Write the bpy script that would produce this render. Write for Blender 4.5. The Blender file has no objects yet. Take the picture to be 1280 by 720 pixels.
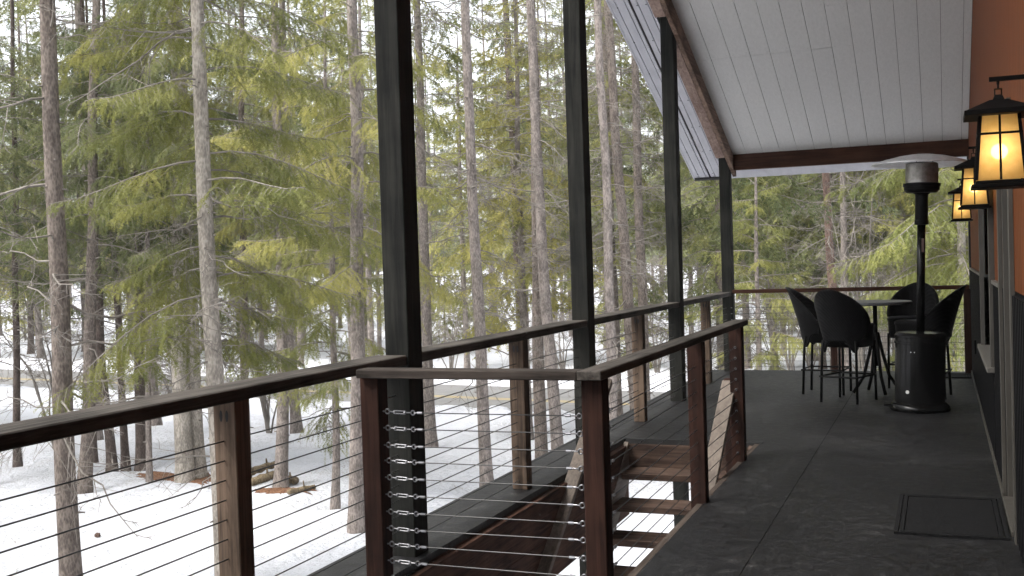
import bpy, bmesh, math, random
import numpy as np
from mathutils import Vector, Matrix

# ------------------------------------------------------------------ camera, sky, sun, exposure
SC = bpy.context.scene
COL = SC.collection
R = math.radians
EYE = 1.42
M = np.array([[0.92903, 0.02106, 0.36942],
              [0.36880, 0.03158, -0.92898],
              [-0.03123, 0.99928, 0.02157]])
cam = bpy.data.cameras.new('camera'); co = bpy.data.objects.new('camera', cam); COL.objects.link(co)
def _orth(m):
    y = -m[:, 2] / np.linalg.norm(m[:, 2]); x = m[:, 0] - y * (m[:, 0] @ y); x /= np.linalg.norm(x)
    return np.stack([x, np.cross(-y, x), -y], 1)
M = _orth(M)
co.matrix_world = Matrix([[*M[0], 0], [*M[1], 0], [*M[2], EYE], [0, 0, 0, 1]])
cam.sensor_width = 36; cam.lens = 37.97; cam.clip_start = .05; cam.clip_end = 2000
SC.camera = co
SC.render.resolution_x, SC.render.resolution_y = 1024, 576

SUN_EL, SUN_AZ = 60, 225          # azimuth clockwise from +Y
w = bpy.data.worlds.new('World'); SC.world = w; w.use_nodes = True
nt = w.node_tree; bg = nt.nodes['Background']
sky = nt.nodes.new('ShaderNodeTexSky'); sky.sky_type = 'NISHITA'; sky.sun_disc = False
sky.sun_elevation = R(SUN_EL); sky.sun_rotation = R(SUN_AZ); sky.dust_density = 4; sky.air_density = 1.0
hs = nt.nodes.new('ShaderNodeHueSaturation'); hs.inputs['Saturation'].default_value = .22
nt.links.new(sky.outputs[0], hs.inputs['Color']); nt.links.new(hs.outputs[0], bg.inputs[0])
bg.inputs[1].default_value = .15
sl = bpy.data.lights.new('sun', 'SUN'); sl.energy = 1.5; sl.angle = R(40); sl.color = (1, .96, .9)
so = bpy.data.objects.new('sun', sl); COL.objects.link(so)
sd = Vector((math.sin(R(SUN_AZ)) * math.cos(R(SUN_EL)), math.cos(R(SUN_AZ)) * math.cos(R(SUN_EL)), math.sin(R(SUN_EL))))
so.rotation_euler = sd.to_track_quat('Z', 'Y').to_euler(); so.location = (0, 0, 30)
SC.view_settings.view_transform = 'Standard'; SC.view_settings.look = 'None'
SC.view_settings.exposure = 1.7; SC.view_settings.gamma = 1
SC.cycles.max_bounces = 8; SC.cycles.transparent_max_bounces = 12; SC.cycles.diffuse_bounces = 5

F = 1350.
def proj(p):
    c = M.T @ (np.array(p, float) - np.array([0, 0, EYE])); return 640 + F * c[0] / -c[2], 360 - F * c[1] / -c[2]
def ray(u, v): return M @ np.array([(u - 640) / F, -(v - 360) / F, -1.])
def at_depth(u, v, d): return np.array([0, 0, EYE]) + ray(u, v) * d
def on_z(u, v, z):
    r = ray(u, v); return np.array([0, 0, EYE]) + r * ((z - EYE) / r[2])

# ------------------------------------------------------------------ materials
def nodes(name):
    m = bpy.data.materials.new(name); m.use_nodes = True; t = m.node_tree
    return m, t, t.nodes['Principled BSDF']
def N(t, ty, **k):
    n = t.nodes.new(ty)
    for a, b in k.items():
        if a in n.inputs: n.inputs[a].default_value = b
        else: setattr(n, a, b)
    return n
def ramp(t, stops):
    r = t.nodes.new('ShaderNodeValToRGB'); e = r.color_ramp.elements
    while len(e) < len(stops): e.new(.5)
    for x, (p, c) in zip(e, stops): x.position = p; x.color = (*c, 1)
    return r
def noisy(name, stops, scale=(1, 1, 1), nscale=5, detail=6, rough=.7, bump=.2, dist=.01, rr=None, metal=0, spec=.5, coords='Object', distort=0):
    m, t, b = nodes(name)
    tc = N(t, 'ShaderNodeTexCoord'); mp = N(t, 'ShaderNodeMapping'); mp.inputs['Scale'].default_value = scale
    t.links.new(tc.outputs[coords], mp.inputs[0])
    n = N(t, 'ShaderNodeTexNoise', Scale=nscale, Detail=detail, Roughness=.62, Distortion=distort); t.links.new(mp.outputs[0], n.inputs[0])
    r = ramp(t, stops); t.links.new(n.outputs[0], r.inputs[0]); t.links.new(r.outputs[0], b.inputs['Base Color'])
    b.inputs['Roughness'].default_value = rough; b.inputs['Metallic'].default_value = metal; b.inputs['Specular IOR Level'].default_value = spec
    if rr:
        q = N(t, 'ShaderNodeMapRange'); q.inputs[3].default_value = rr[0]; q.inputs[4].default_value = rr[1]
        t.links.new(n.outputs[0], q.inputs[0]); t.links.new(q.outputs[0], b.inputs['Roughness'])
    if bump:
        bp = N(t, 'ShaderNodeBump', Strength=bump, Distance=dist); t.links.new(n.outputs[0], bp.inputs['Height']); t.links.new(bp.outputs[0], b.inputs['Normal'])
    return m
def wood(name, dark, light, axis, rough=.75, bump=.35, spec=.3):
    """long grain along axis plus broad stains and knots"""
    m, t, b = nodes(name)
    tc = N(t, 'ShaderNodeTexCoord'); oi = N(t, 'ShaderNodeObjectInfo')
    ad = N(t, 'ShaderNodeVectorMath', operation='ADD'); t.links.new(tc.outputs['Object'], ad.inputs[0])
    ml = N(t, 'ShaderNodeMath', operation='MULTIPLY'); ml.inputs[1].default_value = 37.; t.links.new(oi.outputs['Random'], ml.inputs[0])
    t.links.new(ml.outputs[0], ad.inputs[1])
    mp = N(t, 'ShaderNodeMapping'); s = [26, 26, 26]; s[axis] = 1.3; mp.inputs['Scale'].default_value = s
    t.links.new(ad.outputs[0], mp.inputs[0])
    n = N(t, 'ShaderNodeTexNoise', Scale=1.6, Detail=7, Roughness=.65, Distortion=.6); t.links.new(mp.outputs[0], n.inputs[0])
    n2 = N(t, 'ShaderNodeTexNoise', Scale=2.2, Detail=4, Roughness=.6); t.links.new(ad.outputs[0], n2.inputs[0])
    mx = N(t, 'ShaderNodeMath', operation='MULTIPLY_ADD'); mx.inputs[1].default_value = .45; t.links.new(n2.outputs[0], mx.inputs[0])
    sc = N(t, 'ShaderNodeMath', operation='MULTIPLY'); sc.inputs[1].default_value = .55; t.links.new(n.outputs[0], sc.inputs[0]); t.links.new(sc.outputs[0], mx.inputs[2])
    mid = tuple((a + c) / 2 for a, c in zip(dark, light))
    r = ramp(t, [(.40, dark), (.5, mid), (.60, light)]); t.links.new(mx.outputs[0], r.inputs[0]); t.links.new(r.outputs[0], b.inputs['Base Color'])
    b.inputs['Roughness'].default_value = rough; b.inputs['Specular IOR Level'].default_value = spec
    bp = N(t, 'ShaderNodeBump', Strength=bump, Distance=.006); t.links.new(n.outputs[0], bp.inputs['Height']); t.links.new(bp.outputs[0], b.inputs['Normal'])
    return m
def plain(name, c, rough=.5, metal=0, spec=.5, nz=.12):
    d = tuple(x * (1 - nz) for x in c); l = tuple(x * (1 + nz) for x in c)
    return noisy(name, [(.35, d), (.65, l)], nscale=9, rough=rough, metal=metal, spec=spec, bump=.04, dist=.002, rr=(max(rough - .1, .05), min(rough + .1, 1)))

X_, Y_, Z_ = 0, 1, 2
MT = {}
MT['post'] = wood('black_stained_timber', (.006, .0065, .006), (.022, .022, .019), Z_, .85, .5, .12)
MT['rail_y'] = wood('weathered_rail_timber_y', (.014, .012, .010), (.075, .066, .058), Y_, .8, .5, .15)
MT['rail_x'] = wood('weathered_rail_timber_x', (.013, .010, .008), (.058, .047, .040), X_, .8, .5, .15)
MT['post_brown'] = wood('brown_stained_post', (.013, .006, .0045), (.044, .020, .014), Z_, .8, .4, .12)
MT['post_worn'] = wood('worn_brown_post', (.026, .018, .013), (.14, .098, .070), Z_, .8, .5, .15)
MT['fascia'] = wood('brown_fascia_board', (.018, .0085, .006), (.085, .043, .030), Y_, .8, .4, .12)
MT['plain_y'] = wood('bare_lumber_y', (.070, .056, .046), (.155, .128, .105), Y_, .75, .2)
MT['tread'] = wood('tread_board', (.032, .020, .016), (.135, .09, .068), X_, .8, .4, .15)
MT['beam'] = wood('brown_beam', (.075, .048, .034), (.26, .175, .13), Y_, .8, .3, .2)
MT['beam_pale'] = wood('pale_beam_filler', (.16, .105, .085), (.34, .25, .21), Y_, .8, .3, .2)
MT['edge'] = wood('worn_edge_board', (.028, .021, .017), (.075, .058, .047), Y_, .8, .4, .15)
MT['header'] = wood('dark_red_header', (.026, .010, .006), (.07, .031, .018), X_, .8, .3, .15)
MT['white_board'] = noisy('white_painted_board', [(.3, (.50, .50, .485)), (.7, (.57, .57, .555))], (12, 1.0, 12), 4, 8, .6, .10, .003)
MT['seam'] = plain('dark_seam', (.003, .003, .003), .95, 0, .05)
MT['groove'] = plain('board_groove', (.11, .11, .105), .9)
MT['gap'] = plain('dark_gap', (.02, .02, .02), .9)
MT['metal_panel'] = noisy('grey_painted_metal', [(.3, (.36, .36, .40)), (.7, (.44, .44, .48))], (4, 1, 4), 3, 4, .45, .05, .003)
MT['siding'] = noisy('orange_stained_siding', [(.25, (.055, .0125, .002)), (.75, (.19, .050, .0075))], (5, 30, .4), 3, 3, .6, .25, .004, spec=.2)
MT['wainscot'] = noisy('charcoal_metal_wainscot', [(.3, (.004, .004, .0045)), (.7, (.010, .010, .011))], (3, 20, 1), 3, 5, .55, .08, .003, spec=.15)
MT['trim'] = noisy('greige_trim_paint', [(.3, (.045, .041, .034)), (.7, (.075, .068, .057))], (4, 4, 1), 4, 5, .5, .06, .003)
MT['cap'] = plain('pale_trim_cap', (.12, .112, .098), .5)
MT['door'] = plain('slate_door_paint', (.018, .022, .026), .5, 0, .25)
MT['black_metal'] = plain('black_powder_coat', (.004, .004, .004), .5, 0, .08)
MT['gloss_black'] = plain('gloss_black_enamel', (.0035, .0035, .0035), .2, 0, .22)
MT['steel'] = plain('galvanised_steel', (.22, .22, .23), .36, 1)
MT['mesh_steel'] = noisy('heat_stained_steel', [(.3, (.18, .17, .16)), (.7, (.42, .40, .38))], (1, 1, 1), 14, 6, .45, .1, .002, metal=.8)
MT['hood'] = noisy('brushed_aluminium_hood', [(.3, (.55, .55, .56)), (.7, (.74, .74, .75))], (3, 3, 3), 6, 5, .45, .05, .003, metal=.45)
MT['cable'] = plain('steel_cable', (.06, .06, .06), .5, .7)
MT['sticker_white'] = plain('white_sticker', (.75, .75, .72), .5)
MT['sticker_red'] = plain('faded_red_sticker', (.10, .055, .045), .6)
MT['glass'] = None
m, t, b = nodes('window_glass'); b.inputs['Base Color'].default_value = (.03, .035, .04, 1); b.inputs['Roughness'].default_value = .05; b.inputs['Specular IOR Level'].default_value = .8
nn = N(t, 'ShaderNodeTexNoise', Scale=1.2); bp = N(t, 'ShaderNodeBump', Strength=.02, Distance=.01); t.links.new(nn.outputs[0], bp.inputs['Height']); t.links.new(bp.outputs[0], b.inputs['Normal'])
MT['glass'] = m
# wicker: woven bump
m, t, b = nodes('black_wicker')
tc = N(t, 'ShaderNodeTexCoord'); mp = N(t, 'ShaderNodeMapping'); t.links.new(tc.outputs['Object'], mp.inputs[0])
wv = N(t, 'ShaderNodeTexWave', Scale=28., Distortion=1.2, Detail=2.); wv.bands_direction = 'Z'; t.links.new(mp.outputs[0], wv.inputs[0])
wv2 = N(t, 'ShaderNodeTexWave', Scale=22., Distortion=1.2); wv2.bands_direction = 'DIAGONAL'; t.links.new(mp.outputs[0], wv2.inputs[0])
mu = N(t, 'ShaderNodeMath', operation='MULTIPLY'); t.links.new(wv.outputs['Fac'], mu.inputs[0]); t.links.new(wv2.outputs['Fac'], mu.inputs[1])
r = ramp(t, [(.2, (.003, .003, .0033)), (.9, (.012, .0115, .012))]); t.links.new(mu.outputs[0], r.inputs[0]); t.links.new(r.outputs[0], b.inputs['Base Color'])
b.inputs['Roughness'].default_value = .5; b.inputs['Specular IOR Level'].default_value = .08
bp = N(t, 'ShaderNodeBump', Strength=.6, Distance=.004); t.links.new(mu.outputs[0], bp.inputs['Height']); t.links.new(bp.outputs[0], b.inputs['Normal'])
MT['wicker'] = m
# deck membrane: dark grey with scuffs, seams at fixed X / Y
m, t, b = nodes('dark_deck_membrane')
tc = N(t, 'ShaderNodeTexCoord')
mp = N(t, 'ShaderNodeMapping'); mp.inputs['Scale'].default_value = (1.5, 1.5, 1); t.links.new(tc.outputs['Object'], mp.inputs[0])
n1 = N(t, 'ShaderNodeTexNoise', Scale=9, Detail=10, Roughness=.75); t.links.new(mp.outputs[0], n1.inputs[0])
n2 = N(t, 'ShaderNodeTexNoise', Scale=.8, Detail=4, Roughness=.6); t.links.new(tc.outputs['Object'], n2.inputs[0])
n3 = N(t, 'ShaderNodeTexNoise', Scale=55, Detail=4, Roughness=.7); t.links.new(mp.outputs[0], n3.inputs[0])
a0 = N(t, 'ShaderNodeMath', operation='MULTIPLY'); a0.inputs[1].default_value = .42; t.links.new(n1.outputs[0], a0.inputs[0])
a2 = N(t, 'ShaderNodeMath', operation='MULTIPLY_ADD'); a2.inputs[1].default_value = .38; t.links.new(n3.outputs[0], a2.inputs[0]); t.links.new(a0.outputs[0], a2.inputs[2])
a1 = N(t, 'ShaderNodeMath', operation='MULTIPLY_ADD'); a1.inputs[1].default_value = .20; t.links.new(n2.outputs[0], a1.inputs[0]); t.links.new(a2.outputs[0], a1.inputs[2])
r = ramp(t, [(.42, (.0012, .0012, .0014)), (.48, (.0045, .0045, .005)), (.53, (.0095, .0095, .0102)), (.565, (.025, .0245, .0245)), (.60, (.075, .073, .069))]); t.links.new(a1.outputs[0], r.inputs[0]); t.links.new(r.outputs[0], b.inputs['Base Color'])
q = N(t, 'ShaderNodeMapRange'); q.inputs[1].default_value = .3; q.inputs[2].default_value = .7; q.inputs[3].default_value = .42; q.inputs[4].default_value = .72; t.links.new(n1.outputs[0], q.inputs[0]); t.links.new(q.outputs[0], b.inputs['Roughness'])
b.inputs['Specular IOR Level'].default_value = .3
bp = N(t, 'ShaderNodeBump', Strength=.55, Distance=.006); t.links.new(a2.outputs[0], bp.inputs['Height']); t.links.new(bp.outputs[0], b.inputs['Normal'])
MT['deck'] = m
MT['table_weave'] = noisy('grey_woven_tabletop', [(.3, (.045, .045, .05)), (.7, (.11, .11, .115))], (1, 1, 1), 70, 3, .45, .3, .003)
MT['mat'] = noisy('rubber_mat', [(.3, (.003, .003, .0033)), (.7, (.011, .011, .0115))], (1, 1, 1), 60, 4, .85, .6, .006, spec=.15)
# snow
m, t, b = nodes('snow')
tc = N(t, 'ShaderNodeTexCoord')
n1 = N(t, 'ShaderNodeTexNoise', Scale=.7, Detail=6, Roughness=.6); t.links.new(tc.outputs['Object'], n1.inputs[0])
n2 = N(t, 'ShaderNodeTexNoise', Scale=9, Detail=5, Roughness=.65); t.links.new(tc.outputs['Object'], n2.inputs[0])
n3 = N(t, 'ShaderNodeTexNoise', Scale=26, Detail=4, Roughness=.7); t.links.new(tc.outputs['Object'], n3.inputs[0])
n4 = N(t, 'ShaderNodeTexNoise', Scale=.28, Detail=4, Roughness=.6); t.links.new(tc.outputs['Object'], n4.inputs[0])
mu = N(t, 'ShaderNodeMath', operation='MULTIPLY'); t.links.new(n3.outputs[0], mu.inputs[0]); t.links.new(n4.outputs[0], mu.inputs[1])
r = ramp(t, [(.29, (.59, .605, .65)), (.335, (.52, .53, .56)), (.40, (.22, .18, .145))]); t.links.new(mu.outputs[0], r.inputs[0])
t.links.new(r.outputs[0], b.inputs['Base Color']); b.inputs['Roughness'].default_value = .75; b.inputs['Specular IOR Level'].default_value = .25
ad = N(t, 'ShaderNodeMath', operation='MULTIPLY_ADD'); ad.inputs[1].default_value = .25; t.links.new(n2.outputs[0], ad.inputs[0]); t.links.new(n1.outputs[0], ad.inputs[2])
bp = N(t, 'ShaderNodeBump', Strength=1., Distance=.32); t.links.new(ad.outputs[0], bp.inputs['Height']); t.links.new(bp.outputs[0], b.inputs['Normal'])
MT['snow'] = m
MT['asphalt'] = noisy('wet_grey_asphalt', [(.3, (.11, .11, .113)), (.7, (.18, .178, .175))], (.3, 2, 1), 3, 6, .7, .2, .01)
MT['yellow'] = noisy('yellow_road_paint', [(.3, (.30, .23, .10)), (.7, (.42, .33, .15))], (1, 1, 1), 5, 5, .7, .1, .002)
MT['litter'] = noisy('brown_needle_litter', [(.3, (.07, .032, .016)), (.5, (.16, .075, .036)), (.72, (.27, .15, .085))], (1, 1, 1), 22, 6, .9, .8, .03)
def bark(name, dark, light, sc=1.):
    m, t, b = nodes(name)
    tc = N(t, 'ShaderNodeTexCoord'); mp = N(t, 'ShaderNodeMapping'); mp.inputs['Scale'].default_value = (1, 1, .42); t.links.new(tc.outputs['Object'], mp.inputs[0])
    v = N(t, 'ShaderNodeTexVoronoi', Scale=42. * sc); t.links.new(mp.outputs[0], v.inputs[0])
    n = N(t, 'ShaderNodeTexNoise', Scale=11. * sc, Detail=7, Roughness=.7); t.links.new(mp.outputs[0], n.inputs[0])
    n2 = N(t, 'ShaderNodeTexNoise', Scale=1.6, Detail=3); t.links.new(tc.outputs['Object'], n2.inputs[0])
    a = N(t, 'ShaderNodeMath', operation='MULTIPLY_ADD'); a.inputs[1].default_value = .35; t.links.new(v.outputs['Distance'], a.inputs[0]); t.links.new(n.outputs[0], a.inputs[2])
    c = N(t, 'ShaderNodeMath', operation='MULTIPLY_ADD'); c.inputs[1].default_value = .4; t.links.new(n2.outputs[0], c.inputs[0]); t.links.new(a.outputs[0], c.inputs[2])
    mid = tuple((x + y) / 2 for x, y in zip(dark, light))
    r = ramp(t, [(.55, dark), (.85, mid), (1., light)]); t.links.new(c.outputs[0], r.inputs[0]); t.links.new(r.outputs[0], b.inputs['Base Color'])
    b.inputs['Roughness'].default_value = .9; b.inputs['Specular IOR Level'].default_value = .15
    bp = N(t, 'ShaderNodeBump', Strength=.9, Distance=.02); t.links.new(a.outputs[0], bp.inputs['Height']); t.links.new(bp.outputs[0], b.inputs['Normal'])
    return m
MT['bark_brown'] = bark('brown_scaly_bark', (.060, .048, .042), (.22, .185, .16))
MT['bark_grey'] = bark('grey_bark', (.085, .073, .066), (.30, .26, .235))
MT['bark_pale'] = bark('pale_grey_bark', (.15, .135, .115), (.42, .38, .33))
MT['bark_dark'] = bark('dark_bark', (.045, .036, .032), (.14, .11, .095))
MT['bark_red'] = bark('reddish_pine_bark', (.065, .044, .037), (.20, .135, .11))
MT['twig'] = noisy('grey_dead_twig', [(.3, (.10, .086, .074)), (.7, (.29, .262, .23))], (1, 1, 1), 3, 5, .85, 0)
MT['log'] = bark('fallen_log_bark', (.06, .045, .03), (.28, .22, .14))
def foliage(name, dark, light, yel, trans=.3):
    m, t, b = nodes(name)
    tc = N(t, 'ShaderNodeTexCoord'); oi = N(t, 'ShaderNodeObjectInfo')
    n = N(t, 'ShaderNodeTexNoise', Scale=.9, Detail=6, Roughness=.7); t.links.new(tc.outputs['Object'], n.inputs[0])
    ad = N(t, 'ShaderNodeMath', operation='MULTIPLY_ADD'); ad.inputs[1].default_value = .22; t.links.new(oi.outputs['Random'], ad.inputs[0])
    sb = N(t, 'ShaderNodeMath', operation='SUBTRACT'); sb.inputs[1].default_value = .11; t.links.new(n.outputs[0], sb.inputs[0]); t.links.new(sb.outputs[0], ad.inputs[2])
    r = ramp(t, [(.34, dark), (.5, light), (.68, yel)]); t.links.new(ad.outputs[0], r.inputs[0])
    t.links.new(r.outputs[0], b.inputs['Base Color']); b.inputs['Roughness'].default_value = .65; b.inputs['Specular IOR Level'].default_value = .25
    tr = N(t, 'ShaderNodeBsdfTranslucent'); t.links.new(r.outputs[0], tr.inputs[0])
    mx = N(t, 'ShaderNodeMixShader'); mx.inputs[0].default_value = trans
    t.links.new(b.outputs[0], mx.inputs[1]); t.links.new(tr.outputs[0], mx.inputs[2]); t.links.new(mx.outputs[0], t.nodes['Material Output'].inputs[0])
    return m
MT['leaf_yellow'] = foliage('yellow_green_needles', (.15, .165, .05), (.29, .288, .085), (.43, .39, .125), .45)
MT['leaf_green'] = foliage('mid_green_needles', (.09, .112, .046), (.185, .205, .078), (.30, .285, .10), .45)
MT['leaf_dark'] = foliage('dark_green_needles', (.065, .085, .045), (.135, .16, .07), (.22, .225, .095), .4)
MT['leaf_bright'] = foliage('bright_lime_needles', (.10, .12, .035), (.19, .205, .055), (.30, .285, .08))

# ------------------------------------------------------------------ object helpers
def tag(o, label=None, cat=None, group=None, kind=None):
    if label: o['label'] = label
    if cat: o['category'] = cat
    if group: o['group'] = group
    if kind: o['kind'] = kind
    return o
ORIG = {}
def thing(name, label, cat, loc=(0, 0, 0), group=None):
    o = bpy.data.objects.new(name, None); COL.objects.link(o); o.location = loc; o.empty_display_size = .2
    ORIG[o] = Vector(loc); return tag(o, label, cat, group)
def obj(name, bm, mat, parent=None, loc=None, bevel=0, smooth=False):
    """bm is built in world coordinates; stored relative to the thing's base"""
    if bevel: bmesh.ops.bevel(bm, geom=bm.edges[:], offset=bevel, segments=1, affect='EDGES', clamp_overlap=True)
    base = ORIG[parent] if parent is not None else Vector(loc or (0, 0, 0))
    bmesh.ops.translate(bm, verts=bm.verts[:], vec=-base)
    bmesh.ops.recalc_face_normals(bm, faces=bm.faces[:])
    me = bpy.data.meshes.new(name); bm.to_mesh(me); bm.free()
    if smooth:
        for p in me.polygons: p.use_smooth = True
    o = bpy.data.objects.new(name, me); COL.objects.link(o)
    if mat: me.materials.append(MT[mat] if isinstance(mat, str) else mat)
    if parent is not None: o.parent = parent
    else: o.location = base
    ORIG[o] = base; return o
def box(bm, x0, x1, y0, y1, z0, z1):
    vs = [bm.verts.new((x, y, z)) for x in (x0, x1) for y in (y0, y1) for z in (z0, z1)]
    for f in ((0, 1, 3, 2), (4, 6, 7, 5), (0, 4, 5, 1), (2, 3, 7, 6), (0, 2, 6, 4), (1, 5, 7, 3)): bm.faces.new([vs[i] for i in f])
    return bm
def B(*a): return box(bmesh.new(), *a)
def hexa(bm, c8):
    vs = [bm.verts.new(c) for c in c8]
    for f in ((0, 1, 3, 2), (4, 6, 7, 5), (0, 4, 5, 1), (2, 3, 7, 6), (0, 2, 6, 4), (1, 5, 7, 3)): bm.faces.new([vs[i] for i in f])
    return bm
def slope_box(bm, x0, x1, ya, yb, za, zb, th):
    """board running along Y from (ya,za) to (yb,zb) (top surface), vertical thickness th"""
    return hexa(bm, [(x, y, z) for x in (x0, x1) for y, zt in ((ya, za), (yb, zb)) for z in (zt - th, zt)])
def tube(bm, pts, r, n=8, cap=True):
    pts = [Vector(p) for p in pts]; rs = r if isinstance(r, (list, tuple)) else [r] * len(pts); rings = []
    ref = None
    for i, p in enumerate(pts):
        d = (pts[min(i + 1, len(pts) - 1)] - pts[max(i - 1, 0)]).normalized()
        if ref is None: ref = d.orthogonal().normalized()
        a = (ref - d * ref.dot(d)).normalized(); c = d.cross(a); ref = a
        rings.append([bm.verts.new(p + (a * math.cos(2 * math.pi * k / n) + c * math.sin(2 * math.pi * k / n)) * rs[i]) for k in range(n)])
    for q in range(len(rings) - 1):
        for k in range(n): bm.faces.new((rings[q][k], rings[q][(k + 1) % n], rings[q + 1][(k + 1) % n], rings[q + 1][k]))
    if cap: bm.faces.new(rings[0][::-1]); bm.faces.new(rings[-1])
    return bm
def T(*a, **k): return tube(bmesh.new(), *a, **k)
def lathe(bm, prof, c=(0, 0, 0), n=32):
    c = Vector(c); rings = []
    for r, z in prof:
        if r < 1e-5: rings.append([bm.verts.new(c + Vector((0, 0, z)))])
        else: rings.append([bm.verts.new(c + Vector((r * math.cos(2 * math.pi * k / n), r * math.sin(2 * math.pi * k / n), z))) for k in range(n)])
    for a, b in zip(rings, rings[1:]):
        for k in range(n):
            k2 = (k + 1) % n
            if len(a) == 1 and len(b) > 1: bm.faces.new((a[0], b[k2], b[k]))
            elif len(b) == 1 and len(a) > 1: bm.faces.new((a[k], a[k2], b[0]))
            elif len(a) > 1: bm.faces.new((a[k], a[k2], b[k2], b[k]))
    return bm
def torus(bm, c, axis, R0, r, n=14, k=6):
    c = Vector(c); ax = Vector(axis).normalized(); a = ax.orthogonal().normalized(); b2 = ax.cross(a); rings = []
    for i in range(n):
        d = a * math.cos(2 * math.pi * i / n) + b2 * math.sin(2 * math.pi * i / n)
        rings.append([bm.verts.new(c + d * (R0 + r * math.cos(2 * math.pi * j / k)) + ax * r * math.sin(2 * math.pi * j / k)) for j in range(k)])
    for i in range(n):
        for j in range(k): bm.faces.new((rings[i][j], rings[(i + 1) % n][j], rings[(i + 1) % n][(j + 1) % k], rings[i][(j + 1) % k]))
    return bm
def dup(o, parent=None):
    c = o.copy(); COL.objects.link(c)
    if parent is not None: c.parent = parent
    for ch in list(o.children): dup(ch, c)
    return c
def npmesh(name, V, tris=None, quads=None, mat=None, parent=None, smooth=False):
    me = bpy.data.meshes.new(name); nt_ = 0 if tris is None else len(tris); nq = 0 if quads is None else len(quads)
    loops = np.concatenate([np.asarray(tris if nt_ else [], dtype=np.int32).ravel(), np.asarray(quads if nq else [], dtype=np.int32).ravel()])
    me.vertices.add(len(V)); me.vertices.foreach_set('co', np.asarray(V, dtype=np.float32).ravel())
    me.loops.add(len(loops)); me.loops.foreach_set('vertex_index', loops)
    me.polygons.add(nt_ + nq); tot = np.array([3] * nt_ + [4] * nq, dtype=np.int32)
    me.polygons.foreach_set('loop_start', np.concatenate([[0], np.cumsum(tot)[:-1]]).astype(np.int32)); me.polygons.foreach_set('loop_total', tot)
    if smooth: me.polygons.foreach_set('use_smooth', np.ones(nt_ + nq, dtype=bool))
    me.update(calc_edges=True); me.validate()
    if mat: me.materials.append(MT[mat])
    o = bpy.data.objects.new(name, me); COL.objects.link(o)
    if parent is not None: o.parent = parent
    return o

# ------------------------------------------------------------------ ground, road
def vnoise(x, y, s, seed):
    rg = np.random.RandomState(seed); z = 0
    for i in range(7):
        a = rg.uniform(0, 6.28); f = s * rg.uniform(.6, 1.7); p = rg.uniform(0, 6.28)
        z = z + np.sin((x * math.cos(a) + y * math.sin(a)) * f + p + 1.3 * np.sin((x * math.sin(a) - y * math.cos(a)) * f * .7 + p))
    return z / 7
def road_y(x): return 31.4 - .15 * (np.clip(x, -60, 60) + 14.8)
GZ = -2.65
def gz(x, y):
    x = np.asarray(x, float); y = np.asarray(y, float)
    z = GZ + .10 * vnoise(x, y, .25, 1) + .05 * vnoise(x, y, .9, 2) + .03 * vnoise(x, y, 2.6, 5) + .018 * vnoise(x, y, 6., 8)
    d = y - road_y(x)
    k = np.clip((np.abs(d) - 3.0) / 1.2, 0, 1); k = k * k * (3 - 2 * k)
    bank = np.exp(-((np.abs(d) - 4.4) / .75) ** 2) * (.22 + .16 * vnoise(x, y, 2.2, 3) + .12 * vnoise(x, y, 5., 4) + .09 * vnoise(x, y, 9., 9))
    far = np.clip((d - 10) / 60, 0, 1) * .5
    return (GZ - .12) * (1 - k) + (z + bank + far) * k
xs = np.concatenate([np.linspace(-900, -60, 18)[:-1], np.arange(-60, -26, .6), np.arange(-26, 6, .24), np.arange(6, 40, .8), np.linspace(40, 900, 18)])
ys = np.concatenate([np.linspace(-600, -8, 14)[:-1], np.arange(-8, 8, .5), np.arange(8, 40, .24), np.arange(40, 100, .9), np.linspace(100, 1200, 18)])
gx, gy = np.meshgrid(xs, ys); V = np.stack([gx.ravel(), gy.ravel(), gz(gx, gy).ravel()], 1)
nx, ny = len(xs), len(ys); ii = (np.arange(ny - 1)[:, None] * nx + np.arange(nx - 1)[None]).ravel()
tag(npmesh('snow_ground', V, None, np.stack([ii, ii + 1, ii + nx + 1, ii + nx], 1), 'snow', smooth=True), kind='structure')
def strip(name, off, hw, dz, mat):
    x = np.linspace(-150, 150, 120); dy = .15
    V = np.concatenate([np.stack([x, road_y(x) + off - hw, np.full_like(x, GZ - .12 + dz)], 1), np.stack([x, road_y(x) + off + hw, np.full_like(x, GZ - .12 + dz)], 1)])
    n = len(x); i = np.arange(n - 1); return npmesh(name, V, None, np.stack([i, i + 1, i + n + 1, i + n], 1), mat)
rd = tag(strip('road', 0, 3.05, .006, 'asphalt'), kind='structure')
cl = strip('centre_line', -.10, .06, .011, 'yellow'); cl.parent = rd
cl = strip('centre_line', .14, .06, .011, 'yellow'); cl.parent = rd

# ------------------------------------------------------------------ deck
DY = 13.72
OX0, OX1, IX0, WX = -2.78, -2.385, -1.31, .325
deck = bmesh.new()
box(deck, OX0, OX1, 4.05, 8.34, -.035, 0); box(deck, OX0, WX, 8.34, DY, -.035, 0)
box(deck, IX0, WX, 4.05, 8.34, -.035, 0); box(deck, OX0, WX, -4, 4.05, -.035, 0)
deck = tag(obj('deck', deck, 'deck'), kind='structure')
bm = bmesh.new()
for x0, x1, y0, y1, z0, z1 in [(OX1, OX1 + .04, 4.06, 8.30, -.315, -.045), (OX1 + .004, OX1 + .034, 4.06, 8.30, -.60, -.32)]: box(bm, x0, x1, y0, y1, z0, z1)
obj('fascia_board', bm, 'fascia', deck, bevel=.003)
obj('fascia_board', B(IX0 - .042, IX0 - .002, 4.06, 8.30, -.30, -.004), 'edge', deck, bevel=.003)
obj('landing_fascia', B(OX1 + .002, IX0 - .003, 8.302, 8.34, -.24, -.037), 'tread', deck, bevel=.003)
obj('landing_nosing', B(OX1 + .02, IX0 + .02, 8.315, 8.345, -.036, .006), 'gap', deck)
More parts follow.
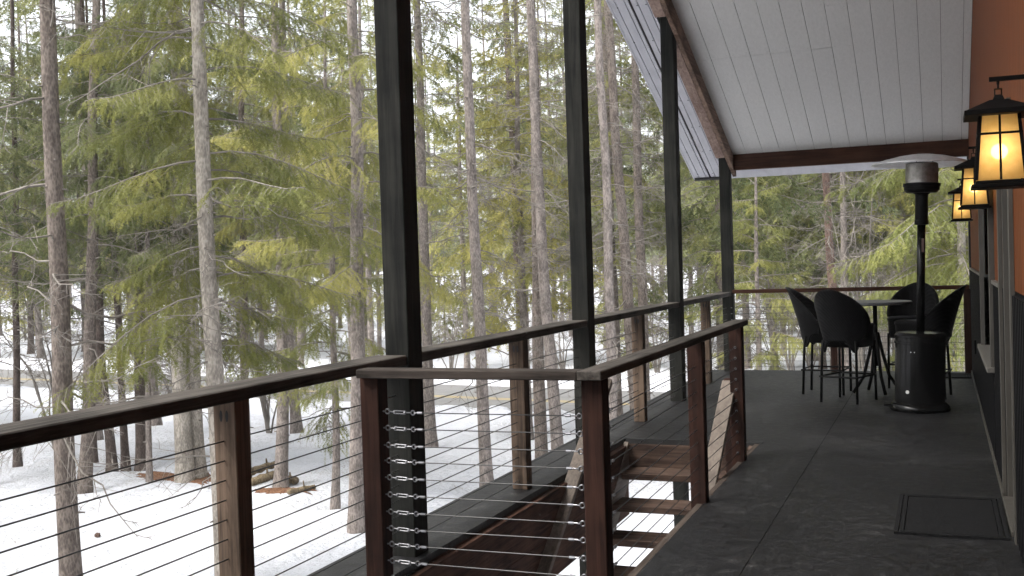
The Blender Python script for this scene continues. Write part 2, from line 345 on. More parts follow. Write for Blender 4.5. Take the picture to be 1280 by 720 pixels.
obj('rim_joist', B(OX0 + .005, OX0 + .045, -4, DY - .01, -.33, -.037), 'fascia', deck)
obj('rim_joist', B(OX0 + .05, WX, DY - .05, DY - .01, -.33, -.037), 'fascia', deck)
obj('seam', B(-.868, -.8645, 4.05, DY, 0.0005, .0015), 'seam', deck)

# porch posts, timber, down to the ground
PY = [1.68, 4.775, 7.675, 10.70, 13.60]
ROOFK = .39; HY = 13.6; HZ = 2.68
def ceil_z(y): return HZ + ROOFK * (HY - y)
plabel = ['dark square porch post nearest the camera beyond the left edge', 'thickest looking dark timber porch post, nearest of the row', 'dark timber porch post behind the stair guard corner, second of the row',
          'dark timber porch post beside stair landing, reaching the roof beam', 'dark timber porch post at the far corner of the deck']
for i, y in enumerate(PY):
    if i == 0: continue
    p = thing('porch_post', plabel[i], 'post', (-2.50, y, -2.7), 'dark posts along the outer deck edge')
    s = .078
    top = [(x, yy, ceil_z(yy) - .262) for x in (-2.5 - s, -2.5 + s) for yy in (y - s, y + s)]
    c8 = []
    for x in (-2.552, -2.422):
        for yy in (y - .075, y + .075): c8 += [(x, yy, -2.7), (x, yy, ceil_z(yy) + .10)]
    obj('post_timber', hexa(bmesh.new(), c8), 'post', p, bevel=.005)

# ------------------------------------------------------------------ outer railings
CZ = [.795 - .0737 * k for k in range(11)]
segs = [(1.80, 4.698, 3.375, 'long near handrail section of dark weathered timber running out of frame left'),
        (4.852, 7.598, 6.35, 'outer timber and cable railing between the first and second porch posts'),
        (7.752, 10.623, 9.26, 'outer timber and cable railing between the second and third porch posts'),
        (10.777, 13.523, 12.2, 'outer timber and cable railing between third post and far corner post')]
def short_post(x0, x1, y0, y1, zt, par, mat='post_worn', holes=True):
    p = obj('short_post', B(x0, x1, y0, y1, 0.001, zt), mat, par, bevel=.004)
    if holes:
        bm = bmesh.new(); xm = (x0 + x1) / 2
        for s in (-.013, .013): lathe_slot(bm, xm + s, y0 - .0015, zt - .055)
        h = obj('screw_pocket', bm, 'gap', par); h.parent = p
    return p
def lathe_slot(bm, x, y, z):
    vs = [bm.verts.new((x + .007 * math.cos(a), y, z + .022 * math.sin(a))) for a in [2 * math.pi * k / 12 for k in range(12)]]
    bm.faces.new(vs)
for ya, yb, ym, lab in segs:
    t = thing('deck_railing', lab, 'railing', (-2.5, (ya + yb) / 2, 0), 'outer railing sections')
    obj('top_rail', B(-2.60, -2.432, ya, yb, .945, .995), 'rail_y', t, bevel=.005)
    short_post(-2.545, -2.445, ym - .045, ym + .045, .944, t)
    for z in CZ: obj('cable', T([(-2.50, ya - .02, z), (-2.50, yb + .02, z)], .0028, 6), 'cable', t)
    if yb > 13:
        bm = bmesh.new()
        for z in CZ: lathe(bm, [(0, 0), (.009, 0), (.009, .01), (0, .01)], (-2.43, 13.47, z), 8)
        obj('cable_nut', bm, 'steel', t)
# far railing
t = thing('deck_railing', 'thin dark railing across the far end of the deck behind the table', 'railing', (-1, 13.56, 0))
obj('top_rail', B(-2.42, .30, 13.50, 13.62, .975, 1.02), 'header', t, bevel=.004)
for x in (-1.26, .235): obj('short_post', B(x, x + .075, 13.53, 13.605, .001, .974), 'post_brown', t, bevel=.004)
for z in CZ: obj('cable', T([(-2.42, 13.565, z), (.30, 13.565, z)], .0028, 6), 'cable', t)

# ------------------------------------------------------------------ stair guard with turnbuckles
g = thing('stair_guard', 'dark timber guard rail with steel cables round the stair opening', 'railing', (-1.83, 4.2, 0))
bm = B(-2.375, -1.365, 4.10, 4.205, .947, .985); obj('top_rail', bm, 'rail_x', g, bevel=.004)
obj('top_rail', B(-1.365, -1.262, 4.10, 7.62, .948, .986), 'rail_y', g, bevel=.004)
gp = []
for x0, y0 in ((-2.385, 4.15), (-1.364, 4.15), (-1.385, 6.20), (-1.388, 7.55)):
    gp.append(obj('guard_post', B(x0, x0 + .09, y0, y0 + .09, -.55, .946), 'post_brown', g, bevel=.004))
def turnbuckle(p0, d, z, full=True):
    """from the post face at p0 along direction d"""
    p0 = Vector((p0[0], p0[1], z)); d = Vector(d); side = Vector((0, 0, 1)).cross(d)
    bm = bmesh.new(); at = lambda s, dz=0, ds=0: p0 + d * s + Vector((0, 0, dz)) + side * ds
    tube(bm, [at(-.01), at(.012)], .0035, 6)
    e = bmesh.new(); torus(e, at(.022), side, .0105, .0036); tube(e, [at(-.012), at(.012)], .004, 6)
    eb = obj('eye_bolt', e, 'steel', g, smooth=True)
    bm.free(); bm = bmesh.new()
    if full:
        sag = -.004
        tube(bm, [at(.030), at(.055, sag / 2)], .0028, 6)
        for s in (-.006, .006): tube(bm, [at(.055, sag / 2 + s), at(.108, sag + s)], .0026, 6)
        tube(bm, [at(.053, sag / 2), at(.06, sag / 2)], .0075, 8); tube(bm, [at(.104, sag), at(.111, sag)], .0075, 8)
        tube(bm, [at(.108, sag), at(.135, sag)], .0026, 6); torus(bm, at(.147, sag), side, .0095, .003)
        torus(bm, at(.160, sag), d.cross(side), .009, .0025, 10)
        tube(bm, [at(.168, sag), at(.192, sag)], .0062, 8)
        obj('turnbuckle', bm, 'steel', g, smooth=False); return at(.19, sag)
    torus(bm, at(.036), d.cross(side), .008, .0025, 10); tube(bm, [at(.044), at(.07)], .0032, 6); tube(bm, [at(.062), at(.085)], .0062, 8)
    obj('ferrule', bm, 'steel', g); return at(.08)
rg = random.Random(4)
for i, z in enumerate(CZ):
    a = turnbuckle((-2.295, 4.19), (1, 0, 0), z + rg.uniform(-.003, .003), True)
    b = turnbuckle((-1.364, 4.19), (-1, 0, 0), z + rg.uniform(-.003, .003), False)
    obj('cable', T([a, b], .0026, 6), 'cable', g)
    a = turnbuckle((-1.32, 4.24), (0, 1, 0), z, True)
    obj('cable', T([a, (-1.335, 6.2, z), (-1.340, 7.56, z)], .0026, 6), 'cable', g)
bm = bmesh.new()
for z in CZ:
    torus(bm, (-1.345, 7.545, z), (0, 1, 0), .006, .004, 8, 5)
obj('cable_nut', bm, 'steel', g)

# ------------------------------------------------------------------ staircase
st = thing('staircase', 'open timber stair of brown treads going down from landing to snow', 'stairs', (-1.85, 8.3, 0))
for k in range(13):
    y1 = 8.30 - .27 * k; zt = -.218 - .188 * k
    obj('tread', B(-2.335, -1.395, y1 - .26, y1 + .012, zt - .052, zt), 'tread', st, bevel=.005)
for x0 in (-2.378, -1.392):
    bm = bmesh.new(); slope_box(bm, x0, x0 + .04, 4.55, 8.29, -.03 - .70 * 3.74 + .02, -.015, .30); obj('stringer', bm, 'plain_y' if x0 < -2 else 'tread', st, bevel=.003)
for x0 in (-2.372, -1.462):
    bm = bmesh.new(); slope_box(bm, x0, x0 + .10, 4.4, 7.66, .555 - .69 * 3.26, .555, .046); obj('stair_handrail', bm, 'plain_y', st, bevel=.004)
    yy = 4.55
    for y in (4.6, 6.0):
        zz = .555 - .69 * (7.66 - y)
        obj('handrail_post', B(x0 + .005, x0 + .085, y, y + .085, zz - 1.1, zz - .048), 'post_brown', st)
obj('handrail_post', B(-1.452, -1.39, 7.66, 7.75, -.2, .56), 'post_brown', st, bevel=.003)
obj('handrail_post', B(-2.384, -2.31, 7.42, 7.49, -.3, .37), 'post_brown', st, bevel=.003)

# ------------------------------------------------------------------ porch roof
rf = thing('porch_roof', 'sloping porch roof with white boarded ceiling and brown timber beams', 'roof', (-1, 10, 2.6))
Y0, YE = 1.5, 14.15
def slab(bm, x0, x1, ya, yb, dz0, dz1):
    return hexa(bm, [(x, y, ceil_z(y) + dz) for x in (x0, x1) for y in (ya, yb) for dz in (dz0, dz1)])
bm = bmesh.new(); x = -2.415; rr = random.Random(2)
x = -2.415
while x < WX - .01:
    x1 = min(x + .205, WX - .002)
    yb = HY - .057; cut = rr.choice([11.5, 11.5, 9.1]) + 0.0
    j1 = 11.45 if x < -1.0 else 10.75
    for a, b_ in ((Y0, 8.6 - .002), (8.6 + .002, j1 - .002), (j1 + .002, yb)):
        slab(bm, x + .002, x1 - .002, a, b_, rr.uniform(0, .0025), .018)
    x = x1
obj('ceiling', bm, 'white_board', rf)
obj('ceiling_gap', slab(bmesh.new(), -2.42, WX, Y0, HY - .06, .019, .03), 'groove', rf)
sc_ = bmesh.new(); x = -2.415
while x < WX:
    for y in (8.4, 9.2, 10., 10.75, 11.4, 12.2, 13.):
        for dx in (.03, .175):
            yy = y + rr.uniform(-.04, .04); z = ceil_z(yy) - .0015
            vs = [sc_.verts.new((x + dx + .004 * math.cos(a), yy + .004 * math.sin(a), z - ROOFK * .004 * math.sin(a))) for a in (0, 1.05, 2.1, 3.14, 4.2, 5.25)]; sc_.faces.new(vs)
    x += .205
obj('nail_heads', sc_, 'mesh_steel', rf)
def beam_seg(a, b): return slab(bmesh.new(), -2.419, -2.372, a, b, -.185, .06)
for a, b_ in ((Y0, PY[1] - .36), (PY[1] + .077, PY[2] - .36), (PY[2] + .077, PY[3] - .36), (PY[3] + .077, PY[4] - .36)):
    obj('beam_filler', slab(bmesh.new(), -2.53, -2.423, a, b_, -.180, .05), 'beam_pale', rf, bevel=.003)
obj('roof_beam', beam_seg(Y0, 10.62), 'beam', rf, bevel=.004)
obj('roof_beam', beam_seg(10.625, 13.74), 'beam', rf, bevel=.004)
hb = ceil_z(HY + .05) - .150
obj('header_beam', hexa(bmesh.new(), [(x, y, z) for x in (-2.42, WX) for y in (HY - .055, HY + .045) for z in (hb, ceil_z(y) + .03)]), 'header', rf, bevel=.004)
# ribbed metal overhang outside the beam and past the header
def metal(bm, x0, x1, ya, yb):
    x = x0
    ws = [.055, .008, .085, .008]; k = 0
    slab(bm, x0, x1, ya, yb, .022, .03)
    while x < x1 - .004:
        wd = ws[k % 4]; xe = min(x + wd, x1)
        if wd > .02: slab(bm, x, xe, ya, yb, 0, .0215)
        x = xe; k += 1
    return bm
obj('metal_soffit', metal(bmesh.new(), -2.98, -2.79, Y0, YE), 'metal_panel', rf)
obj('metal_soffit', metal(bmesh.new(), -2.765, -2.585, Y0, YE), 'metal_panel', rf)
obj('soffit_gap', slab(bmesh.new(), -2.789, -2.766, Y0, 13.1, .012, .03), 'gap', rf)
obj('metal_soffit', slab(bmesh.new(), -2.57, 1.2, HY + .15, YE, -.012, .012), 'metal_panel', rf)
obj('eave_closure', slab(bmesh.new(), -2.98, -2.60, YE - .05, YE - .002, -.022, -.002), 'gap', rf)
obj('eave_edge', B(-2.98, 1.2, YE + .001, YE + .02, ceil_z(YE) - .006, ceil_z(YE) + .13), 'gap', rf)
sc_ = bmesh.new()
for y in np.arange(9.2, 14, .6):
    for x in (-2.92, -2.72, -2.63): torus(sc_, (x, y, ceil_z(y) - .002), (0, ROOFK, 1), .004, .004, 8, 5)
obj('panel_screw', sc_, 'gap', rf)
obj('roof_deck', slab(bmesh.new(), -3.0, 7., -3, YE + .02, .135, .2), 'metal_panel', rf)
obj('rake_board', slab(bmesh.new(), -3.0, -2.982, -3, YE, -.004, .134), 'metal_panel', rf)
bm = hexa(bmesh.new(), [(x, y, z + dz) for x in (-3., 7.) for y, z in ((-18, ceil_z(-3) - 15 * ROOFK), (-3, ceil_z(-3))) for dz in (.135, .2)])
obj('roof_deck', bm, 'metal_panel', rf)

# ------------------------------------------------------------------ house wall
hw = thing('house_wall', 'house wall of orange stained siding over charcoal wainscot', 'house wall', (WX, 6, 0))
WZ = 1.20
bm = bmesh.new()
wy = [(-4, 5.75), (6.72, 7.80), (9.55, HY + .15)]
def siding(ya, yb, z0, top=None):
    y = ya
    while y < yb - .001:
        y1 = min(y + .10, yb)
        za, zb = (ceil_z(y) + .06, ceil_z(y1) + .06) if top is None else (top, top)
        hexa(bm, [(xx, yy, zz) for xx in (WX, WX + .05) for yy, zt in ((y + .004, za), (y1 - .004, zb)) for zz in (z0, zt)])
        y = y1
    hexa(bm, [(xx, yy, zz) for xx in (WX + .006, WX + .06) for yy, zt in ((ya, ceil_z(ya) + .05 if top is None else top), (yb, ceil_z(yb) + .05 if top is None else top)) for zz in (z0, zt)])
for a, b_ in wy: siding(a, b_, WZ + .02)
siding(5.75, 6.72, 2.12); siding(7.80, 9.55, 2.05)
obj('siding', bm, 'siding', hw)
bm = bmesh.new()
for a, b_ in wy:
    box(bm, WX - .004, WX + .05, a, b_, .0, WZ)
    y = a + .03
    while y < b_ - .06:
        box(bm, WX - .016, WX - .003, y, y + .03, .02, WZ); y += .11
box(bm, WX - .004, WX + .05, 7.80, 9.55, 0, .60)
y = 7.83
while y < 9.5: box(bm, WX - .016, WX - .003, y, y + .03, .02, .60); y += .11
obj('wainscot', bm, 'wainscot', hw)
bm = bmesh.new()
for a, b_ in ((6.81, 7.72), (9.63, HY + .1)): box(bm, WX - .024, WX + .02, a, b_, WZ, WZ + .022)
obj('wainscot_cap', bm, 'cap', hw)
bm = bmesh.new()
for a, b_ in wy[1:] + [(7.80, 9.55)]: box(bm, WX - .028, WX - .017, a, b_, .001, .035)
obj('base_trim', bm, 'trim', hw)
obj('corner_board', B(WX - .02, WX + .09, HY + .02, HY + .16, .0, ceil_z(HY + .16)), 'door', hw)
obj('unseen_shade_wall', B(-3., WX, -4.2, -4., -.3, 8.0), 'siding', hw)  # unseen wall added behind the camera to cut light under the porch
# window
wd = obj('window', B(WX + .075, WX + .085, 7.88, 9.47, .70, 2.0), 'glass', hw)
bm = bmesh.new()
for a in ((7.72, 7.80), (9.55, 9.63)): box(bm, WX - .035, WX + .09, a[0], a[1], .62, 2.12)
box(bm, WX - .033, WX + .088, 7.80, 9.55, 2.02, 2.12)
box(bm, WX + .03, WX + .10, 8.62, 8.68, .66, 2.02)
o = obj('frame', bm, 'trim', hw, bevel=.003); o.parent = wd
o = obj('sill', B(WX - .06, WX + .09, 7.68, 9.67, .615, .65), 'cap', hw, bevel=.004); o.parent = wd
# door
dr = obj('door', B(WX + .055, WX + .10, 5.82, 6.65, .03, 2.05), 'door', hw, bevel=.003)
bm = bmesh.new()
for a in ((5.66, 5.745), (6.725, 6.81)): box(bm, WX - .022, WX + .0, a[0], a[1], .0, 2.14)
box(bm, WX - .021, WX, 5.745, 6.725, 2.06, 2.14)
box(bm, WX + .0, WX + .12, 6.655, 6.722, .0, 2.1); box(bm, WX, WX + .12, 5.75, 5.815, .0, 2.1)
o = obj('door_casing', bm, 'trim', hw, bevel=.002); o.parent = dr
o = obj('threshold', B(WX - .03, WX + .11, 5.82, 6.65, .0, .028), 'trim', hw, bevel=.003); o.parent = dr
for z in (.25, 1.02, 1.85):
    o = obj('hinge', T([(WX + .047, 6.645, z - .05), (WX + .047, 6.645, z + .05)], .009, 8), 'black_metal', hw); o.parent = dr
obj('wall_outlet', B(WX - .035, WX - .017, 11.62, 11.70, .39, .53), 'black_metal', hw, bevel=.004)
# lanterns
m, t, b = nodes('amber_seeded_glass')
tr = N(t, 'ShaderNodeBsdfTranslucent'); tp = N(t, 'ShaderNodeBsdfTransparent'); mx = N(t, 'ShaderNodeMixShader'); mx.inputs[0].default_value = .13
tc = N(t, 'ShaderNodeTexCoord'); n_ = N(t, 'ShaderNodeTexNoise', Scale=30, Detail=4); t.links.new(tc.outputs['Object'], n_.inputs[0])
r_ = ramp(t, [(.3, (.80, .57, .25)), (.7, (.90, .68, .34))]); t.links.new(n_.outputs[0], r_.inputs[0])
t.links.new(r_.outputs[0], tr.inputs[0]); tp.inputs[0].default_value = (.95, .80, .52, 1)
t.links.new(tr.outputs[0], mx.inputs[1]); t.links.new(tp.outputs[0], mx.inputs[2]); t.links.new(mx.outputs[0], t.nodes['Material Output'].inputs[0])
MT['amber'] = m
m, t, b = nodes('lamp_bulb'); b.inputs['Emission Color'].default_value = (1, .74, .42, 1); b.inputs['Emission Strength'].default_value = 6.5; b.inputs['Base Color'].default_value = (1, .8, .5, 1); MT['bulb'] = m
def lantern(lab, x, y, z, s=1.):
    """z is the underside of the lantern"""
    l = thing('wall_lantern', lab, 'lantern', (x, y, z), 'black wall lanterns beside the door')
    P = lambda dx, dy, dz: Vector((x + dx * s, y + dy * s, z + dz * s))
    def frus(bm, a0, z0, a1, z1): return hexa(bm, [P(sx * a, sy * a, zz) for sx in (-1, 1) for sy in (-1, 1) for a, zz in ((a0, z0), (a1, z1))])
    obj('base_plate', frus(frus(bmesh.new(), .098, 0, .098, .014), .085, .0145, .085, .026), 'black_metal', l, bevel=.002)
    w0, w1, zb, zt = .082, .064, .028, .262
    for sx in (-1, 1):
        for sy in (-1, 1):
            c = bmesh.new(); e = .006
            hexa(c, [P(sx * wv_ + ex, sy * wv_ + ey, zz) for ex in (-e, e) for ey in (-e, e) for wv_, zz in ((w0, zb), (w1, zt))]); obj('corner_bar', c, 'black_metal', l)
    zq = .196; wq = w0 + (w1 - w0) * (zq - zb) / (zt - zb)
    gl = bmesh.new(); br = bmesh.new()
    for nx_, ny_ in ((1, 0), (-1, 0), (0, 1), (0, -1)):
        tx, ty = -ny_, nx_
        def q(wv_, a, zz, out=0): return P(nx_ * (wv_ + out) + tx * a, ny_ * (wv_ + out) + ty * a, zz)
        gl.faces.new([gl.verts.new(q(wv_ - .002, a * wv_, zz)) for wv_, a, zz in ((w0, -1, zb), (w0, 1, zb), (w1, 1, zt), (w1, -1, zt))])
        e = .004
        hexa(br, [q(wv_, a, zz, o) for o in (-.001, .006) for wv_, zz in ((w0, zb), (w1, zt)) for a in (-e, e)])
        hexa(br, [q(wq, a, zz, o) for o in (-.001, .0075) for zz in (zq - e, zq + e) for a in (-wq, wq)])
    obj('glass_pane', gl, 'amber', l)
    obj('glazing_bar', br, 'black_metal', l)
    r = bmesh.new(); frus(r, .118, .262, .118, .280); frus(r, .112, .2805, .03, .322); frus(r, .02, .3225, .014, .338)
    obj('lantern_cap', r, 'black_metal', l, bevel=.0015)
    bb = bmesh.new(); bmesh.ops.create_uvsphere(bb, u_segments=16, v_segments=10, radius=.029 * s, matrix=Matrix.Translation(P(0, 0, .135))); obj('bulb', bb, 'bulb', l, smooth=True)
    obj('bulb_socket', T([P(0, 0, .16), P(0, 0, .262)], .012 * s, 10), 'black_metal', l)
    k = bmesh.new(); torus(k, P(0, 0, .352), (0, 1, 0), .016 * s, .0035 * s, 4, 6); torus(k, P(0, 0, .376), (1, 0, 0), .014 * s, .0035 * s, 4, 6); obj('hanging_link', k, 'black_metal', l)
    wx = (WX - .001 - x) / s
    a = bmesh.new(); hexa(a, [P(dx, dy, zz) for dx in (-.03, wx) for dy in (-.008, .008) for zz in (.392, .408)]); tube(a, [P(0, 0, .38), P(0, 0, .393)], .005 * s, 8); obj('bracket_arm', a, 'black_metal', l)
    a = bmesh.new(); hexa(a, [P(dx, dy, zz) for dx in (wx - .02, wx) for dy in (-.055, .055) for zz in (.2, .46)]); obj('wall_plate', a, 'black_metal', l, bevel=.004)
    return l
lantern('largest lit amber glass lantern, cut by the right edge', .208, 4.36, 1.645)
lantern('middle lit amber lantern, below and left of the largest one', .212, 7.7, 1.69)
lantern('smallest lit amber lantern, farthest along the house wall', .193, 11.2, 1.70)

# mats
def mat_(lab, x0, x1, y0, y1):
    t = thing('door_mat', lab, 'mat', ((x0 + x1) / 2, (y0 + y1) / 2, 0))
    obj('mat_body', B(x0 + .05, x1 - .05, y0 + .05, y1 - .05, .001, .009), 'mat', t)
    bm = bmesh.new()
    for i in (0, .026):
        a, b_, c, d = x0 + i, x1 - i, y0 + i, y1 - i; w_ = .02
        box(bm, a, a + w_, c, d, .001, .013); box(bm, b_ - w_, b_, c, d, .001, .013); box(bm, a + w_, b_ - w_, c, c + w_, .001, .013); box(bm, a + w_, b_ - w_, d - w_, d, .001, .013)
    obj('mat_border', bm, 'mat', t)
mat_('flat black rubber door mat on the deck before the near door', -.25, .285, 5.74, 6.66)
mat_('small dark mat at the far end of the deck by the wall', -.13, .29, 12.95, 13.4)

# ------------------------------------------------------------------ patio heater
hx, hy = -.205, 10.34
h = thing('patio_heater', 'tall black patio heater with wide metal hood', 'patio heater', (hx, hy, 0))
obj('base', lathe(bmesh.new(), [(0, .0), (.25, .0), (.262, .02), (.25, .05), (.225, .075), (0, .076)], (hx, hy, .0), 48), 'gloss_black', h, smooth=True)
obj('tank_housing', lathe(bmesh.new(), [(0, .077), (.214, .077), (.214, .60), (.222, .604), (.222, .62), (.214, .624), (.214, .655), (.222, .66), (.222, .675), (.20, .70), (.10, .712), (0, .713)], (hx, hy, 0), 110), 'gloss_black', h)
obj('pole', T([(hx, hy, .712), (hx, hy, 1.70)], .036, 20), 'gloss_black', h, smooth=True)
obj('collar', lathe(bmesh.new(), [(.036, 1.66), (.060, 1.665), (.060, 1.70), (.055, 1.71), (.055, 1.93), (.075, 1.945), (0, 1.946)], (hx, hy, 0), 28), 'black_metal', h)
obj('burner_ring', lathe(bmesh.new(), [(0, 1.947), (.125, 1.95), (.15, 1.975), (.15, 2.0), (.158, 2.002), (.158, 2.03), (.138, 2.034), (0, 2.035)], (hx, hy, 0), 36), 'black_metal', h)
obj('emitter_screen', lathe(bmesh.new(), [(0, 2.036), (.138, 2.036), (.138, 2.205), (.12, 2.215), (0, 2.216)], (hx, hy, 0), 36), 'mesh_steel', h, smooth=False)
obj('hood', lathe(bmesh.new(), [(0, 2.292), (.10, 2.288), (.2, 2.272), (.32, 2.242), (.42, 2.210), (.44, 2.196), (.42, 2.200), (.32, 2.230), (.2, 2.260), (.10, 2.276), (0, 2.280)], (hx, hy, 0), 48), 'hood', h, smooth=True)
for a in (0, 2.1, 4.2): obj('hood_stud', T([(hx + .09 * math.cos(a), hy + .09 * math.sin(a), 2.21), (hx + .09 * math.cos(a), hy + .09 * math.sin(a), 2.277)], .005, 6), 'steel', h)
obj('label_sticker', B(hx + .004, hx + .024, hy - .0375, hy - .033, 1.42, 1.54), 'sticker_red', h)
bm = bmesh.new(); tube(bm, [(hx - .10, hy - .196, .18), (hx - .10, hy - .186, .18)], .016, 14); obj('round_sticker', bm, 'sticker_white', h)
bm = bmesh.new()
for dx in (-.075, -.045): tube(bm, [(hx + dx, hy - .212, .535), (hx + dx, hy - .2, .535)], .005, 8)
obj('rivet', bm, 'sticker_white', h)
for a in (-2.6,): 
    for s in (-.05, .05): obj('wheel', lathe(bmesh.new(), [(0, 0), (.045, 0), (.045, .025), (0, .025)], (hx - .26, hy + s, .03), 18), 'black_metal', h)

h.rotation_euler = (0, .03, 0)
# ------------------------------------------------------------------ bar table and chairs
tx, ty = -.63, 11.5
t = thing('bar_table', 'round dark wicker bar table on splayed legs between the chairs', 'table', (tx, ty, 0))
obj('table_top', lathe(bmesh.new(), [(0, .905), (.34, .905), (.355, .913), (.355, .93), (.345, .936), (0, .936)], (tx, ty, 0), 40), 'table_weave', t)
obj('stem', T([(tx, ty, .28), (tx, ty, .905)], .022, 12), 'black_metal', t, smooth=True)
for k in range(4):
    a = k * math.pi / 2 + .4; c, s = math.cos(a), math.sin(a)
    obj('leg', T([(tx + .02 * c, ty + .02 * s, .62), (tx + .07 * c, ty + .07 * s, .40), (tx + .13 * c, ty + .13 * s, .18), (tx + .24 * c, ty + .24 * s, .015)], .017, 8), 'black_metal', t, smooth=True)
def make_chair():
    c = thing('bar_chair', 'x', 'chair', (0, 0, 0), 'wicker chairs around the bar table')
    nphi, nz_ = 40, 16
    bm = bmesh.new(); grids = []
    PM = math.radians(92)
    for layer in (0, 1):
        gr = []
        for i in range(nphi + 1):
            ph = -PM + 2 * PM * i / nphi; cp = math.cos(ph * 90 / 92)
            ztop = .745 + .35 * max(0, cp) ** .9
            leg = min(abs(abs(ph) - math.radians(43)), 9); arch = math.exp(-(leg / .16) ** 2)
            ctr = max(0, math.cos(ph * 1.9)) if abs(ph) < .83 else 0
            zbot = .585 - .105 * math.exp(-((abs(ph) - math.radians(50)) / .26) ** 2) + (.03 if abs(ph) > 1.1 else 0)
            row = []
            for j in range(nz_ + 1):
                z = zbot + (ztop - zbot) * j / nz_; tt = max(0, (z - .60) / .5)
                rx = .206 + .062 * math.sin(min(tt, 1) * 2.3) ; ry = .215 + .145 * tt ** 1.25
                if j == nz_: rx += .008; ry += .012
                o_ = 0 if layer == 0 else -.018
                cs = -math.cos(ph); yy = cs * (ry + o_) if cs < 0 else cs * (.2 + o_)
                row.append(bm.verts.new((math.sin(ph) * (rx + o_), yy, z)))
            gr.append(row)
        grids.append(gr)
    a, b_ = grids
    for i in range(nphi):
        for j in range(nz_):
            bm.faces.new((a[i][j], a[i + 1][j], a[i + 1][j + 1], a[i][j + 1])); bm.faces.new((b_[i][j], b_[i][j + 1], b_[i + 1][j + 1], b_[i + 1][j]))
        bm.faces.new((a[i][0], b_[i][0], b_[i + 1][0], a[i + 1][0])); bm.faces.new((a[i][nz_], a[i + 1][nz_], b_[i + 1][nz_], b_[i][nz_]))
    for i in (0, nphi):
        for j in range(nz_): bm.faces.new((a[i][j], a[i][j + 1], b_[i][j + 1], b_[i][j]))
    obj('backrest', bm, 'wicker', c, smooth=True)
    bm = bmesh.new(); n = 36
    rings = []
    for rsc, z in ((.93, .53), (.96, .70), (1., .725), (.97, .745), (.5, .752)):
        rings.append([bm.verts.new((rsc * .215 * math.copysign(abs(math.cos(q)) ** .7, math.cos(q)), rsc * .235 * math.copysign(abs(math.sin(q)) ** .7, math.sin(q)) + .075, z)) for q in [2 * math.pi * k / n for k in range(n)]])
    for p, q in zip(rings, rings[1:]):
        for k in range(n): bm.faces.new((p[k], p[(k + 1) % n], q[(k + 1) % n], q[k]))
    bm.faces.new(rings[0][::-1]); bm.faces.new(rings[-1])
    obj('seat', bm, 'wicker', c, smooth=True)
    for sx in (-1, 1):
        obj('leg', T([(sx * .165, -.14, .60), (sx * .175, -.15, .45), (sx * .184, -.17, 0)], .0135, 8), 'black_metal', c, smooth=True)
        obj('leg', T([(sx * .18, .235, .58), (sx * .182, .235, .45), (sx * .186, .235, 0)], .0135, 8), 'black_metal', c, smooth=True)
    bm = bmesh.new(); z = .25; q = [(-.188, -.179), (.188, -.179), (.19, .235), (-.19, .235)]
    for k in range(4): tube(bm, [(*q[k], z), (*q[(k + 1) % 4], z)], .009, 8)
    obj('footrest', bm, 'black_metal', c)
    return c
ch = make_chair()
spots = [(-.87, 10.86, (.36, .93), 'black wicker bar chair with its back to the camera, nearest of the four'),
         (-1.15, 11.52, (1, -.12), 'black wicker bar chair on the left side of the table, seen side on'),
         (-.30, 12.15, (-.22, -1), 'black wicker bar chair on the far side of table, facing the camera'),
         (-.13, 11.33, (-1, .15), 'black wicker bar chair on the right, partly hidden behind the heater')]
for i, (x, y, d, lab) in enumerate(spots):
    o = ch if i == 0 else dup(ch)
    o.location = (x, y, 0); o.rotation_euler = (0, 0, math.atan2(d[1], d[0]) - math.pi / 2); o['label'] = lab

# ------------------------------------------------------------------ trees: numpy branch templates
def ntube(P, r, n):
    P = np.asarray(P, float); k = len(P); D = np.gradient(P, axis=0); D /= np.linalg.norm(D, axis=1)[:, None] + 1e-9
    ref = np.array([1., 0, 0]) if abs(D[0, 0]) < .8 else np.array([0, 1., 0])
    A = ref - D * (D @ ref)[:, None]; A /= np.linalg.norm(A, axis=1)[:, None] + 1e-9; C = np.cross(D, A)
    a = 2 * np.pi * np.arange(n) / n
    V = P[:, None] + (A[:, None] * np.cos(a)[None, :, None] + C[:, None] * np.sin(a)[None, :, None]) * np.asarray(r)[:, None, None]
    i = np.arange(k - 1)[:, None] * n; j = np.arange(n)[None]; j2 = (j + 1) % n
    return V.reshape(-1, 3), np.stack([i + j, i + j2, i + n + j2, i + n + j], -1).reshape(-1, 4)
class Acc:
    def __init__(s): s.V = []; s.Q = []; s.n = 0
    def add(s, V, Q): s.V.append(V); s.Q.append(Q + s.n); s.n += len(V)
    def get(s, w=4): return (np.concatenate(s.V), np.concatenate(s.Q)) if s.V else (np.zeros((0, 3)), np.zeros((0, w), int))
UP = np.array([0, 0, 1.])
